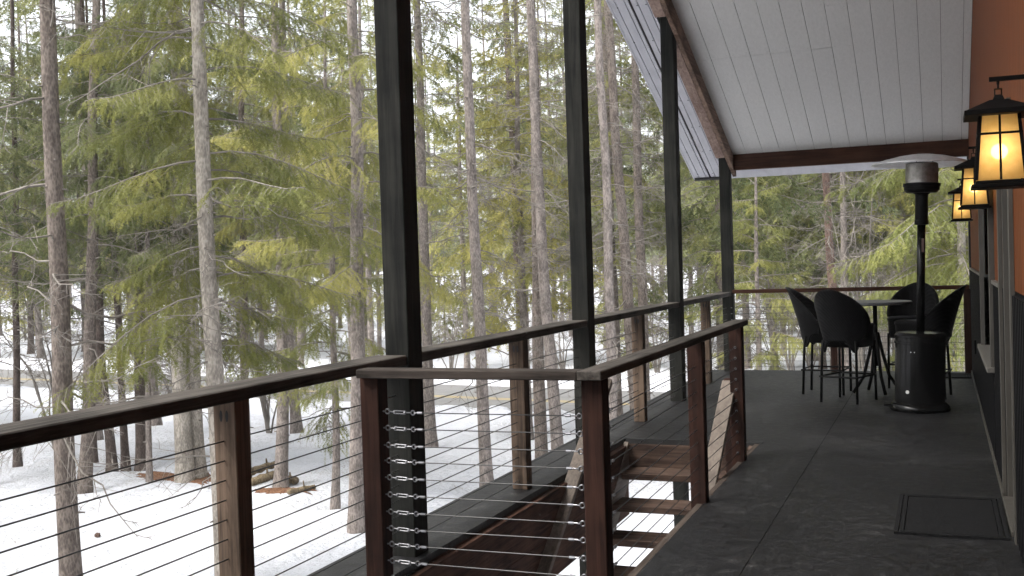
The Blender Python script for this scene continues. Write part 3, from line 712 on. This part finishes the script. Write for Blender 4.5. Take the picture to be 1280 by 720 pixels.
def needle_tris(tw, step, ln, wd, rng):
    if not tw: return np.zeros((0, 3)), np.zeros((0, 3), int)
    pos, tan = [], []
    for p, d, L, dr in tw:
        k = max(2, int(L / step)); t = (np.arange(k) + rng.rand(k) * .6) / k
        pos.append(p + d * (L * t)[:, None] - UP * (dr * L * t * t)[:, None]); tn = d - UP * (2 * dr * t)[:, None]; tan.append(tn / np.linalg.norm(tn, axis=1)[:, None])
    pos = np.concatenate(pos); tan = np.concatenate(tan); out = []
    pr = np.cross(tan, UP); pr /= np.linalg.norm(pr, axis=1)[:, None] + 1e-6; up = np.cross(pr, tan)
    for s in (-1, 1):
        a = rng.uniform(-.9, .9, len(pos)); q = pr * (s * np.cos(a))[:, None] + up * np.sin(a)[:, None]
        l = ln * rng.uniform(.65, 1.25, len(pos)); tip = pos + (tan * .6 + q * .8) * l[:, None] - UP * (.15 * l)[:, None]
        out.append(np.stack([pos - tan * wd / 2, pos + tan * wd / 2 , tip], 1))
    V = np.concatenate(out).reshape(-1, 3); return V, np.arange(len(V)).reshape(-1, 3)
def live_branch(rng, L, q):
    """q: 0 close up, 1 middle distance, 2 far"""
    lat, sub, step, ln, wd = ((.058, .066, .0145, .040, .0125), (.10, .12, .036, .085, .036), (.17, .25, .075, .18, .085))[q]
    up, dr = rng.uniform(.05, .3), rng.uniform(.35, .75)
    t = np.linspace(0, 1, 7); wob = np.cumsum(rng.normal(0, .02, 7)) * L
    P = np.stack([t * L, wob, L * (up * t - dr * t ** 2 + .22 * t ** 4)], 1)
    w = Acc(); w.add(*ntube(P, .0105 * (1 - t) + .003, 4 if q < 2 else 3)); tw = []
    n = int(L / lat); side = 1
    for i in range(n):
        s = .14 + .86 * (i + rng.rand()) / n
        if rng.rand() < .12 + .35 * (s < .3): continue
        p = np.array([np.interp(s, t, P[:, k]) for k in range(3)]); p2 = np.array([np.interp(min(s + .05, 1), t, P[:, k]) for k in range(3)])
        tg = (p2 - p) / (np.linalg.norm(p2 - p) + 1e-6) if s < .95 else np.array([.95, 0, -.2])
        side = -side; an = side * rng.uniform(.75, 1.15); d = np.array([tg[0] * math.cos(an) - tg[1] * math.sin(an), tg[0] * math.sin(an) + tg[1] * math.cos(an), tg[2] - rng.uniform(.0, .25)]); d /= np.linalg.norm(d)
        l = (.62 * (1 - s) ** .8 + .13) * rng.uniform(.6, 1.2) * min(1, L / 1.6); drp = rng.uniform(.15, .5)
        tw.append((p, d, l, drp))
        if q < 2: w.add(*ntube(np.stack([p, p + d * l * .5 - UP * drp * l * .25, p + d * l * .9 - UP * drp * l * .8]), np.array([.006, .004, .002]), 3))
        for k in range(int(l / sub)):
            u = (k + .5 + rng.rand() * .5) * sub / l
            if u > 1: break
            a2 = rng.choice([-1, 1]) * rng.uniform(.5, 1.1); e = np.array([d[0] * math.cos(a2) - d[1] * math.sin(a2), d[0] * math.sin(a2) + d[1] * math.cos(a2), d[2] - rng.uniform(.2, 1.1)]); e /= np.linalg.norm(e)
            tw.append((p + d * l * u - UP * drp * l * u * u, e, rng.uniform(.10, .26) * (1.25 if q == 2 else 1), rng.uniform(.1, .6)))
    tw.append((P[-2], np.array([.97, 0, -.1]), L * .2, .2))
    return w.get(), needle_tris(tw, step, ln, wd, rng)
def dead_branch(rng, L, q):
    n = 8; t = np.linspace(0, 1, n); sag = rng.uniform(-.15, .45)
    P = np.stack([t * L, np.cumsum(rng.normal(0, .035, n)) * L, -sag * L * t ** 1.5 + np.cumsum(rng.normal(0, .025, n)) * L + .3 * L * max(0, sag) * t ** 4], 1)
    w = Acc(); k0 = (.8, .95, 1.4)[q]; w.add(*ntube(P, (.012 * (1 - t) + .0035) * k0, 4 if q < 2 else 3))
    for i in range((11, 9, 6)[q]):
        s = rng.uniform(.18, .98); p = np.array([np.interp(s, t, P[:, k]) for k in range(3)])
        an = rng.choice([-1, 1]) * rng.uniform(.4, 1.2); d = np.array([math.cos(an), math.sin(an), rng.uniform(-.9, .35)]); d /= np.linalg.norm(d)
        l = L * rng.uniform(.12, .42) * (1.15 - s * .6); m = p + d * l * .5 + rng.normal(0, .05, 3) * l; e = p + d * l + UP * rng.uniform(-.4, .25) * l + rng.normal(0, .08, 3) * l
        w.add(*ntube(np.stack([p, m, e]), np.array([.0058, .0045, .0025]) * k0, 3))
        if q < 2:
            for z in range(2):
                f = rng.uniform(.3, .9); b0 = p + (e - p) * f; e2 = b0 + (d + rng.normal(0, .6, 3)) * l * .4; w.add(*ntube(np.stack([b0, (b0 + e2) / 2 + rng.normal(0, .03, 3) * l, e2]), np.array([.004, .003, .002]) * k0, 3))
    return w.get()
RS = np.random.RandomState(11)
LB = {q: [live_branch(RS, L, q) for L in (1.0, 1.4, 1.8, 2.2, 2.0, 1.6)] for q in (0, 1, 2)}
LBL = (1.0, 1.4, 1.8, 2.2, 2.0, 1.6)
DB = {q: [dead_branch(RS, 1.5, q) for _ in range(7)] for q in (0, 1, 2)}
def place(V, p, az, el, s, roll=0):
    ca, sa, ce, se = math.cos(az), math.sin(az), math.cos(el), math.sin(el); cr, sr = math.cos(roll), math.sin(roll)
    Rm = np.array([[ca, -sa, 0], [sa, ca, 0], [0, 0, 1]]) @ np.array([[ce, 0, -se], [0, 1, 0], [se, 0, ce]]) @ np.array([[1, 0, 0], [0, cr, -sr], [0, sr, cr]])
    return V @ (Rm * s).T + p
def conifer(seed, H, r, dead, live, q=1, clear=None, hi=None, lean=(0, 0), flare=.35, wob=.03, sides=12, shape='cone'):
    """dead=(z0,z1,n,Lmin,Lmax) live=(z0,n,Lmax,Ltop)  returns trunk, branches, needles arrays at the origin"""
    rng = np.random.RandomState(seed); nseg = 26 if q < 2 else 12
    z = np.concatenate([[-.35, 0, .12, .3, .6], np.linspace(1, H, nseg)]); wb = wob * np.stack([np.sin(z * .55 + seed) + .4 * np.sin(z * 1.7 + seed * 2), np.cos(z * .48 + seed * 3) + .4 * np.sin(z * 1.5 + seed)], 1)
    wb -= wb[1]
    P = np.stack([lean[0] * z + wb[:, 0], lean[1] * z + wb[:, 1], z], 1)
    rad = r * np.clip(1 - z / H, .02, 1) ** .75 * (1 + flare * np.exp(-np.clip(z, 0, None) / .28)); tr = ntube(P, rad, sides if q < 2 else 7)
    at = lambda h: np.array([np.interp(h, z, P[:, 0]), np.interp(h, z, P[:, 1]), h])
    w = Acc(); nd = Acc()
    if q < 2:   # knots / stubs
        for i in range(40):
            h = rng.uniform(.8, H * .6); a = rng.uniform(0, 6.28); rr_ = np.interp(h, z, rad); d = np.array([math.cos(a), math.sin(a), -.15])
            w.add(*ntube(np.stack([at(h) + d * rr_ * .8, at(h) + d * (rr_ + rng.uniform(.02, .09))]), np.array([.016, .008]), 4))
    if dead:
        z0, z1, n, l0, l1 = dead
        for i in range(n):
            h = z0 + (z1 - z0) * rng.rand(); V, Q = DB[q][rng.randint(7)]; s = rng.uniform(l0, l1) / 1.5
            w.add(place(V, at(h), rng.uniform(0, 6.28), rng.uniform(-.35, .25), s, rng.uniform(-.6, .6)), Q)
    if live:
        z0, n, Lm, Lt = live
        for i in range(n):
            f = ((i + rng.rand()) / n); h = z0 + (H * .985 - z0) * f
            if hi and h > hi and rng.rand() < .6: continue
            if clear is not None and h < 8.5 and abs((i * 2.4 - clear + math.pi) % (2 * math.pi) - math.pi) < .95 and rng.rand() < .85: continue
            L = (Lm * (1 - f) + Lt * f) * rng.uniform(.65, 1.15)
            if shape == 'cone' and f < .12: L *= .8
            k = int(np.argmin([abs(L - x) + rng.rand() * .35 for x in LBL])); (bw, bq), (nv, nq) = LB[q][k]; s = L / LBL[k]
            az = i * 2.4 + rng.uniform(-.5, .5); el = rng.uniform(-.35, .05) + .55 * f; p = at(h)
            w.add(place(bw, p, az, el, s), bq); nd.add(place(nv, p, az, el, s), nq)
    return tr, w.get(), nd.get(3)
def build_tree(name, lab, cat, group, loc, arrs, bark_, leaf_, twig_='twig', rot=0, scale=1.):
    t = thing(name, lab, cat, loc, group); tr, w, nd = arrs
    npmesh('trunk', tr[0], None, tr[1], bark_, t, True)
    if len(w[0]): npmesh('branches', w[0], None, w[1], twig_, t)
    if len(nd[0]): npmesh('crown', nd[0], nd[1], None, leaf_, t)
    t.rotation_euler = (0, 0, rot); t.scale = (scale,) * 3; return t
taken = []
FWD = np.array([-M[0, 2], -M[1, 2], -M[2, 2]])
def hero(name, lab, seed, base, top, r, H, dead, live, bark_, leaf_, q=0, depth=None, group=None, cat='tree', **k):
    """base, top: two points of the trunk's axis; depth given when the foot is hidden"""
    if depth is None:
        p = on_z(base[0], base[1], GZ); depth = (p - np.array([0, 0, EYE])) @ FWD
    else: p = at_depth(base[0], base[1], depth)
    p2 = at_depth(top[0], top[1], depth); d = (p2 - p) / (p2[2] - p[2]); foot = p + d * (GZ - p[2])
    gzv = float(gz(foot[0], foot[1])); taken.append((foot[0], foot[1]))
    return build_tree(name, lab, cat, group, (foot[0], foot[1], gzv - .02), conifer(seed, H, r, dead, live, q, lean=(d[0], d[1]), hi=8.5 + max(0, depth - 20) * .25, **k), bark_, leaf_)
G1 = None
hero('conifer_tree', 'thick brown trunk nearest on the left, crossing the handrail near the frame edge', 1, (88, 700), (60, 0), .135, 19, (2.2, 9, 26, 1., 2.4), (8., 44, 2., .4), 'bark_brown', 'leaf_green', 0, depth=13.2)
hero('spruce_tree', 'pale trunk spruce with broad yellow green drooping foliage behind the first short post', 2, (276, 560), (253, 0), .125, 17, (1.8, 8, 30, .8, 2.), (3.0, 112, 2.7, .5), 'bark_pale', 'leaf_yellow', 0, depth=13.6, clear=-.9)
hero('conifer_tree', 'pale double stemmed tree on a brown needle patch, left stem', 3, (232, 604), (222, 330), .17, 18, (3, 9, 20, .8, 1.8), (4.2, 60, 2.3, .5), 'bark_pale', 'leaf_green', 0, wob=.05)
hero('conifer_tree', 'pale double stemmed tree on a brown needle patch, right stem', 4, (247, 600), (236, 330), .17, 17, (3, 8, 16, .8, 1.8), (5, 40, 2.2, .4), 'bark_pale', 'leaf_green', 0)
hero('conifer_tree', 'grey trunk standing just left of the stair guard post with green foliage above', 5, (447, 655), (436, 0), .13, 18, (3, 8, 16, .8, 1.8), (3.8, 72, 2.3, .5), 'bark_grey', 'leaf_yellow', 0)
hero('conifer_tree', 'slanting brown trunk right of the thick left trunk, its foot on open snow', 6, (105, 611), (121, 60), .13, 18, (2.5, 9, 24, .8, 2.2), (4.6, 52, 2.3, .5), 'bark_brown', 'leaf_green', 0)
hero('conifer_tree', 'dark curved trunk, left of a pair between the slanting trunk and needle patch', 7, (140, 586), (124, 330), .105, 15, (2, 7, 20, .8, 1.6), (5.5, 32, 2, .4), 'bark_dark', 'leaf_dark', 0, wob=.08)
hero('conifer_tree', 'dark thin trunk, right of a pair left of the needle patch', 8, (157, 580), (146, 330), .085, 14, (2, 7, 16, .6, 1.4), (4.6, 30, 1.8, .4), 'bark_dark', 'leaf_dark', 0)
hero('conifer_tree', 'thin straight dark trunk partly hidden behind the slanting brown trunk', 9, (118, 574), (113, 330), .07, 14, (2.5, 7, 12, .6, 1.4), (6, 28, 1.8, .4), 'bark_dark', 'leaf_green', 1)
hero('conifer_tree', 'slim grey trunk standing at the left end of the needle patch', 10, (187, 606), (184, 330), .06, 12, (2, 6, 16, .6, 1.4), (5, 26, 1.6, .4), 'bark_grey', 'leaf_green', 1)
hero('conifer_tree', 'dark trunk at the far left edge of the snow in front of the road', 11, (22, 577), (12, 0), .085, 17, (2, 9, 26, .8, 2.), (4.4, 60, 2.2, .4), 'bark_dark', 'leaf_green', 0)
hero('conifer_tree', 'grey trunk with its foot on brown litter beside fallen logs', 12, (351, 612), (344, 60), .12, 17, (2.5, 8, 26, .8, 2.), (4.4, 64, 2.2, .5), 'bark_grey', 'leaf_yellow', 0)
hero('conifer_tree', 'slim trunk just right of the first short railing post beside the logs', 13, (308, 604), (306, 300), .085, 16, (2.5, 8, 18, .8, 1.8), (5, 40, 2, .4), 'bark_brown', 'leaf_green', 0)
hero('pine_tree', 'slender pale bare pine trunk seen midway between the first and second porch posts', 14, (609, 612), (584, 0), .115, 22, (2.2, 10.5, 62, .7, 1.9), (11, 24, 2, .4), 'bark_grey', 'leaf_green', 0)
hero('pine_tree', 'bare pine trunk with many dead twigs, just left of the second porch post', 15, (699, 585), (661, 0), .125, 22, (2.2, 10.5, 66, .7, 1.8), (11, 24, 2, .4), 'bark_grey', 'leaf_green', 0)
hero('pine_tree', 'shaggy brown trunk behind the short post left of the second porch post', 16, (677, 574), (668, 200), .135, 20, (3, 10, 30, .7, 1.6), (9, 24, 2, .4), 'bark_brown', 'leaf_green', 0, flare=.1)
hero('pine_tree', 'dark grey trunk standing back between the two bare pale pines', 17, (655, 480), (634, 60), .15, 20, (3, 10, 34, .7, 1.8), (6.5, 34, 2.2, .4), 'bark_dark', 'leaf_dark', 1, depth=29)
hero('pine_tree', 'slender bare trunk just right of the second porch post', 18, (760, 440), (745, 0), .105, 22, (2.5, 11, 62, .7, 1.7), (11, 24, 2, .4), 'bark_grey', 'leaf_green', 0, depth=20.5)
hero('pine_tree', 'brownish bare trunk, middle one of three between second and third porch posts', 19, (789, 440), (762, 0), .125, 22, (2.5, 11, 56, .7, 1.7), (11, 24, 2, .4), 'bark_brown', 'leaf_green', 0, depth=22)
hero('pine_tree', 'brownish bare trunk just left of the third porch post under the metal overhang', 20, (806, 440), (796, 60), .12, 21, (2.5, 11, 56, .7, 1.7), (11, 24, 2, .4), 'bark_brown', 'leaf_green', 0, depth=23.5)
hero('pine_tree', 'reddish brown pine trunk above the bar table beyond the far railing', 21, (1043, 360), (1034, 220), .135, 18, (3, 9, 36, .7, 2.), (6, 34, 2.4, .4), 'bark_red', 'leaf_dark', 1, depth=30)
hero('pine_tree', 'grey trunk with forking pale dead limbs right of the reddish trunk', 22, (1056, 330), (1053, 220), .12, 16, (2.5, 9, 44, .8, 2.4), (7, 30, 2.2, .4), 'bark_grey', 'leaf_dark', 1, depth=33)
hero('fir_tree', 'lime green layered fir behind the heater pole and lanterns', 23, (1203, 420), (1199, 260), .10, 12, (1, 6, 14, .6, 1.4), (2.8, 70, 3.2, .5), 'bark_pale', 'leaf_bright', 0, depth=20)
hero('fir_tree', 'small bright green fir right of the far corner post beyond the railing', 24, (945, 440), (942, 330), .07, 7.5, (.6, 3, 10, .5, 1.), (.9, 50, 1.7, .3), 'bark_grey', 'leaf_yellow', 0, depth=21)
hero('spruce_tree', 'young spruce with drooping low branches left of the stair guard', 25, (418, 560), (414, 330), .07, 11, (1., 4, 10, .5, 1.2), (1.6, 56, 1.7, .3), 'bark_grey', 'leaf_yellow', 0, depth=19)
hero('spruce_tree', 'dark spruce between the thick left trunk and the pale trunk spruce', 26, (176, 470), (172, 0), .12, 19, (2, 6, 16, .8, 1.8), (4.2, 90, 2.9, .5), 'bark_dark', 'leaf_green', 0, depth=23)
hero('spruce_tree', 'grey green spruce behind the trunk at the far left edge', 27, (-20, 470), (-24, 0), .12, 18, (2, 6, 20, .8, 1.8), (4.2, 70, 2.6, .5), 'bark_brown', 'leaf_dark', 1, depth=22)

# bare shrubs: tangles of grey twigs
def shrub(seed, H, n):
    rng = np.random.RandomState(seed); w = Acc(); s_ = Acc()
    for i in range(n):
        a = rng.uniform(0, 6.28); sp = rng.uniform(.1, .9); k = 7; t = np.linspace(0, 1, k); h = H * rng.uniform(.55, 1.05)
        P = np.stack([math.cos(a) * sp * h * .5 * t ** 1.6 + np.cumsum(rng.normal(0, .05, k)), math.sin(a) * sp * h * .5 * t ** 1.6 + np.cumsum(rng.normal(0, .05, k)), h * t * (1 - .25 * sp * t)], 1)
        s_.add(*ntube(P, .022 * (1 - t) + .005, 5))
        for j in range(13):
            f = rng.uniform(.5, 1); p = np.array([np.interp(f, t, P[:, c]) for c in range(3)]); V, Q = DB[1][rng.randint(7)]
            w.add(place(V, p, rng.uniform(0, 6.28), rng.uniform(-.7, .8), rng.uniform(.25, .8), rng.uniform(-3, 3)), Q)
    return s_.get(), w.get(), (np.zeros((0, 3)), np.zeros((0, 3), int))
SH = [shrub(s, h, n) for s, h, n in ((1, 4.5, 9), (2, 3.4, 8), (3, 6.0, 10))]
protos = {}
def inst(key, name, lab, cat, group, loc, arrs, bk, lf, rot, sc):
    if key not in protos:
        protos[key] = build_tree(name, lab, cat, group, loc, arrs, bk, lf, rot=rot, scale=sc); return protos[key]
    o = dup(protos[key]); o.location = loc; o.rotation_euler = (0, 0, rot); o.scale = (sc,) * 3; o['label'] = lab; o['category'] = cat; o['group'] = group; o.name = name; return o
rng = random.Random(77)
VAR = []   # key, name, words, arrays, bark, leaf
for i, (nm, words, H, r, dead, live, q, bk, lf) in enumerate([
    ('pine_tree', 'bare grey pine', 20, .13, (2, 11, 34, .8, 2.), (7.5, 60, 2.6, .5), 1, 'bark_grey', 'leaf_green'),
    ('pine_tree', 'bare brown pine', 22, .14, (2, 12, 40, .8, 2.2), (8, 60, 2.8, .5), 1, 'bark_brown', 'leaf_dark'),
    ('spruce_tree', 'dense green spruce', 18, .14, (1.5, 6, 16, .8, 2.), (4.0, 100, 3.1, .4), 1, 'bark_brown', 'leaf_green'),
    ('spruce_tree', 'dark green spruce', 21, .15, (2, 7, 20, .8, 2.), (4.6, 100, 3.3, .4), 1, 'bark_dark', 'leaf_dark'),
    ('fir_tree', 'yellow green fir', 15, .12, (1, 4, 10, .6, 1.6), (3.2, 95, 2.9, .4), 1, 'bark_grey', 'leaf_yellow'),
    ('spruce_tree', 'tall dark spruce', 23, .16, (2, 7, 14, .8, 2.), (4.2, 85, 3.8, .5), 2, 'bark_dark', 'leaf_dark'),
    ('spruce_tree', 'tall green spruce', 22, .15, (2, 6, 14, .8, 2.), (4.0, 85, 3.8, .5), 2, 'bark_brown', 'leaf_green'),
    ('fir_tree', 'olive fir', 19, .14, (1.5, 5, 12, .8, 2.), (3.6, 85, 3.6, .5), 2, 'bark_grey', 'leaf_yellow'),
    ('fir_tree', 'small young fir', 6.5, .06, None, (.5, 80, 1.7, .25), 1, 'bark_grey', 'leaf_yellow'),
    ('fir_tree', 'small green fir', 8.5, .08, None, (.7, 85, 2.0, .25), 2, 'bark_grey', 'leaf_green'),
    ('pine_tree', 'thin bare pine', 21, .13, (2.5, 12, 26, .8, 2.2), (7, 60, 3., .5), 2, 'bark_grey', 'leaf_green')]):
    VAR.append(('v%d' % i, nm, words, conifer(100 + i, H, r, dead, live, q, hi=13. if q == 1 else 17.), bk, lf))
wanted = []
def ok(x, y, dmin):
    if abs(y - float(road_y(x))) < 5.2: return False
    if x > -5.2 and y < 17.5: return False
    return all((x - a) ** 2 + (y - b) ** 2 > dmin * dmin for a, b in taken)
def scatter(n, d0, d1, u0, u1, choices, dmin):
    k = 0; tries = 0
    while k < n and tries < n * 60:
        tries += 1; d = math.sqrt(rng.uniform(d0 * d0, d1 * d1)); u = rng.uniform(u0, u1); p = at_depth(u, 345, d)
        if not ok(p[0], p[1], dmin): continue
        taken.append((p[0], p[1])); wanted.append((rng.choice(choices), p[0], p[1], u, d)); k += 1
scatter(6, 24, 31, -60, 700, [0, 4, 0], 2.2)
scatter(5, 24, 34, 720, 900, [2, 0, 4, 2], 2.0)
scatter(13, 27, 40, 900, 1330, [4, 4, 2, 0, 4], 2.0)
scatter(26, 38, 60, -120, 480, [2, 3, 4, 0, 4, 2], 2.2)
scatter(13, 38, 60, 480, 850, [0, 1, 0, 4], 2.4)
scatter(22, 38, 60, 850, 1380, [2, 3, 4, 0, 4, 2, 3], 2.2)
scatter(9, 40, 75, -60, 900, [8, 8, 9], 1.5)
scatter(9, 36, 70, 900, 1330, [8, 8, 9], 1.5)
scatter(24, 60, 92, -120, 480, [5, 6, 7, 10, 6], 2.6)
scatter(13, 60, 92, 480, 850, [10, 10, 7, 6], 2.6)
scatter(26, 60, 92, 850, 1380, [5, 6, 7, 10, 5, 6], 2.4)
scatter(40, 92, 130, -120, 1380, [5, 6, 7, 5, 6], 2.6)
scatter(18, 16, 45, 1390, 2300, [2, 3, 0], 3)
scatter(26, 9, 42, -1000, -110, [2, 3, 4, 0], 2.4)  # unseen trees past the left edge, more added to even out light on snow
for i in range(14):  # unseen trees added behind left to reduce light reaching the porch
    x, y = rng.uniform(-26, -10), rng.uniform(-30, -4)
    if x > -1.2 * y - 3 or not ok(x, y, 2.4): continue
    taken.append((x, y)); wanted.append((rng.choice([2, 3, 4]), x, y, -2000 + y, 10))
gaps = [(0, 'left of the first porch post'), (500, 'between first and second porch posts'), (725, 'between second and third porch posts'), (845, 'between third post and far corner post'), (912, 'beyond the far railing')]
ordw = ['first', 'second', 'third', 'fourth', 'fifth', 'sixth', 'seventh', 'eighth', 'ninth', 'tenth', 'eleventh', 'twelfth', 'thirteenth', 'fourteenth', 'fifteenth', 'sixteenth', 'seventeenth', 'eighteenth', 'nineteenth', 'twentieth']
bucket = {}
for wv_ in wanted:
    v, x, y, u, d = wv_; gname = [g_ for a, g_ in gaps if u >= a or a == 0][-1]; gname = gname if 0 <= u <= 1280 else ('outside the left edge' if u < 0 else 'behind the house wall')
    dn = 'before the road' if y < float(road_y(x)) else ('just across the road' if d < 60 else 'deep in woods')
    bucket.setdefault((VAR[v][2], dn, gname), []).append(wv_)
for (words, dn, gname), ls in bucket.items():
    ls.sort(key=lambda a: a[3])
    for i, (v, x, y, u, d) in enumerate(ls):
        key, nm, _, arrs, bk, lf = VAR[v]; lab = '%s %s, %s' % (words, dn, gname)
        if len(ls) > 1: lab = ('%s %s, %s from left %s' % (words, dn, ordw[min(i, 19)], gname)).replace('just across the road', 'across the road')
        inst(key, nm, lab, 'tree', 'conifers in the woods behind the deck', (x, y, float(gz(x, y)) - .03), arrs, bk, lf, rng.uniform(0, 6.28), rng.uniform(.8, 1.15))
SHS = [(1085, 22, 2), (1140, 23, 0), (1165, 27, 2), (1040, 24, 0), (985, 25, 2), (1100, 24, 2), (1150, 26, 0), (1075, 29, 2), (1190, 30, 0), (1010, 26, 1), (965, 30, 0), (880, 27, 2), (905, 24, 1), (820, 28, 0), (560, 30, 0), (700, 30, 1), (330, 27, 0), (215, 28, 1), (60, 26, 0), (1125, 34, 2)]
for u, d, k in SHS:
    p = at_depth(u, 345, d)
    if abs(p[1] - float(road_y(p[0]))) < 4.6: p = at_depth(u, 345, d + 9)
    where = [g_ for a, g_ in gaps if u >= a or a == 0][-1]
    n_same = sorted(s[0] for s in SHS if [g_ for a, g_ in gaps if s[0] >= a or a == 0][-1] == where)
    lab = 'leafless grey twiggy shrub, %s from left of those %s' % (ordw[n_same.index(u)], where)
    inst('s%d' % k, 'bare_shrub', lab, 'shrub', 'bare shrubs in the snow', (p[0], p[1], float(gz(p[0], p[1])) - .05), SH[k], 'twig', None, rng.uniform(0, 6), rng.uniform(.8, 1.2))
# far wood that closes the view
fv, ft, wvv, wq = Acc(), None, Acc(), None
for i in range(170):
    d = rng.uniform(132, 210); u = rng.uniform(-300, 1600); p = at_depth(u, 345, d); z = float(gz(p[0], p[1])); _, _, _, arrs, _, _ = VAR[rng.choice([5, 6, 7])]
    s = rng.uniform(.85, 1.2); a = rng.uniform(0, 6.28); o_ = np.array([p[0], p[1], z])
    fv.add(place(arrs[2][0][:], o_, a, 0, s), arrs[2][1])
V_, Q_ = fv.get(3); tag(npmesh('far_wood', V_, Q_, None, 'leaf_dark'), kind='stuff')

# melt hollows round the trunks
pc = on_z(234, 603, GZ); pd = on_z(351, 612, GZ)
WELL = [(a, b_) for a, b_ in taken if (a - pc[0]) ** 2 + (b_ - pc[1]) ** 2 > 3.2 and (a - pd[0]) ** 2 + (b_ - pd[1]) ** 2 > .6]
NEAR = [(a, b_) for a, b_ in WELL if -25 < a < 0 and 8 < b_ < 32]
def gzw(x, y):
    x = np.asarray(x, float); y = np.asarray(y, float); z = gz(x, y)
    for a, b_ in NEAR:
        d2 = (x - a) ** 2 + (y - b_) ** 2; z = z - .16 * np.exp(-d2 / .20) + .04 * np.exp(-(np.sqrt(d2) - .95) ** 2 / .08)
    return z
sg = bpy.data.objects['snow_ground'].data; V = np.empty(len(sg.vertices) * 3, dtype=np.float32); sg.vertices.foreach_get('co', V); V = V.reshape(-1, 3)
for a, b_ in WELL:
    d2 = (V[:, 0] - a) ** 2 + (V[:, 1] - b_) ** 2; k = d2 < 4
    if k.any(): V[k, 2] += -.16 * np.exp(-d2[k] / .20) + .04 * np.exp(-(np.sqrt(d2[k]) - .95) ** 2 / .08)
sg.vertices.foreach_set('co', V.ravel()); sg.update()
# ------------------------------------------------------------------ litter, logs, small things on the snow
def patch(name, lab, c, rx, ry, seed):
    rg_ = np.random.RandomState(seed); n, m_ = 150, 9; V = []
    rr_ = 1 + .18 * np.sin(np.arange(n) * .52 + seed) + .12 * np.sin(np.arange(n) * .31 + 2 * seed) + .15 * rg_.normal(0, 1, n)
    for j in range(m_):
        f = j / (m_ - 1)
        for i in range(n):
            a = 2 * math.pi * i / n; V.append((c[0] + rx * f * rr_[i] * math.cos(a), c[1] + ry * f * rr_[i] * math.sin(a)))
    V = np.array(V); z = gzw(V[:, 0], V[:, 1]); f = np.repeat(np.arange(m_) / (m_ - 1), n)
    z = z + .035 * (1 - f ** 2) + .014 - .03 * (f == 1) + rg_.normal(0, .007, len(z)); Q = []
    for j in range(m_ - 1):
        for i in range(n): Q.append((j * n + i, j * n + (i + 1) % n, (j + 1) * n + (i + 1) % n, (j + 1) * n + i))
    tag(npmesh(name, np.column_stack([V, z]), None, np.array(Q), 'litter', smooth=True), kind='stuff')
p = on_z(228, 601, GZ); patch('needle_litter', '', (p[0] + .1, p[1] + .15), 1.2, .42, 1)
p = on_z(352, 617, GZ); patch('needle_litter', '', p, .5, .2, 2)
def log(lab, a, b_, r, seed):
    rg_ = random.Random(seed); A = Vector(a); Bv = Vector(b_); pts = []; rs = []
    for i in range(9):
        f = i / 8; q = A.lerp(Bv, f); pts.append((q.x + rg_.uniform(-.02, .02), q.y + rg_.uniform(-.02, .02), float(gzw(q.x, q.y)) + r * .75 + (a[2] * (1 - f) + b_[2] * f) + rg_.uniform(-.015, .015))); rs.append(r * rg_.uniform(.85, 1.1))
    bm = tube(bmesh.new(), pts, rs, 12)
    t = thing('fallen_log', lab, 'log', pts[4], 'fallen logs by the tree'); obj('log_wood', bm, 'log', t, smooth=True)
    st_ = T([pts[5], Vector(pts[5]) + Vector((.05, -.1, .16))], [r * .35, r * .2], 7); obj('branch_stub', st_, 'log', t)
pa, pb = on_z(312, 604, GZ), on_z(349, 592, GZ); log('upper fallen log left of the grey trunk on litter', (pa[0], pa[1], .1), (pb[0], pb[1], .12), .075, 1)
pa, pb = on_z(311, 610, GZ), on_z(352, 598, GZ); log('lower fallen log left of the grey trunk on litter', (pa[0], pa[1], 0), (pb[0], pb[1], .0), .085, 2)
pa, pb = on_z(356, 606, GZ), on_z(369, 609, GZ); log('short thick cut log just right of the grey trunk', (pa[0], pa[1], .02), (pb[0], pb[1], .02), .075, 3)
pa, pb = on_z(362, 622, GZ), on_z(392, 616, GZ); log('thin broken log lying farthest right of the grey trunk', (pa[0], pa[1], 0), (pb[0], pb[1], 0), .05, 4)
p = on_z(122, 673, GZ); z = float(gzw(p[0], p[1])); bm = bmesh.new(); bmesh.ops.create_icosphere(bm, subdivisions=3, radius=.034, matrix=Matrix.Translation((p[0], p[1], z + .03)))
for v in bm.verts: v.co.x += (v.co.x - p[0]) * .5; v.co += Vector((rg.uniform(-.011, .011), rg.uniform(-.011, .011), rg.uniform(-.011, .011)))
t = obj('pine_cone', bm, 'bark_red', None, (p[0], p[1], z)); tag(t, 'small brown cone lying alone on the snow at lower left', 'cone')
# twigs fallen on the snow
w_ = Acc()
for i in range(160):
    u, v = rng.uniform(-40, 700), rng.uniform(520, 760); p = on_z(u, v, GZ)
    if p[0] > -3.2: continue
    V, Q = DB[1][rng.randrange(7)]; V = V * np.array([1, 1, .12]); s = rng.uniform(.08, .3); w_.add(place(V, np.array([p[0], p[1], float(gzw(p[0], p[1])) + .015]), rng.uniform(0, 6.28), 0, s), Q)
V_, Q_ = w_.get(); tag(npmesh('fallen_twigs', V_, None, Q_, 'log'), kind='stuff')

# ------------------------------------------------------------------ pale air between the trees
bm = B(-420, 420, -60, 520, -8, 34)
hz = tag(obj('haze', bm, None), kind='stuff')
m = bpy.data.materials.new('haze_air'); m.use_nodes = True; t = m.node_tree; t.nodes.remove(t.nodes['Principled BSDF'])
pv = t.nodes.new('ShaderNodeVolumePrincipled'); pv.inputs['Color'].default_value = (.95, .96, 1, 1); pv.inputs['Density'].default_value = .0007
t.links.new(pv.outputs[0], t.nodes['Material Output'].inputs['Volume']); hz.data.materials.append(m)
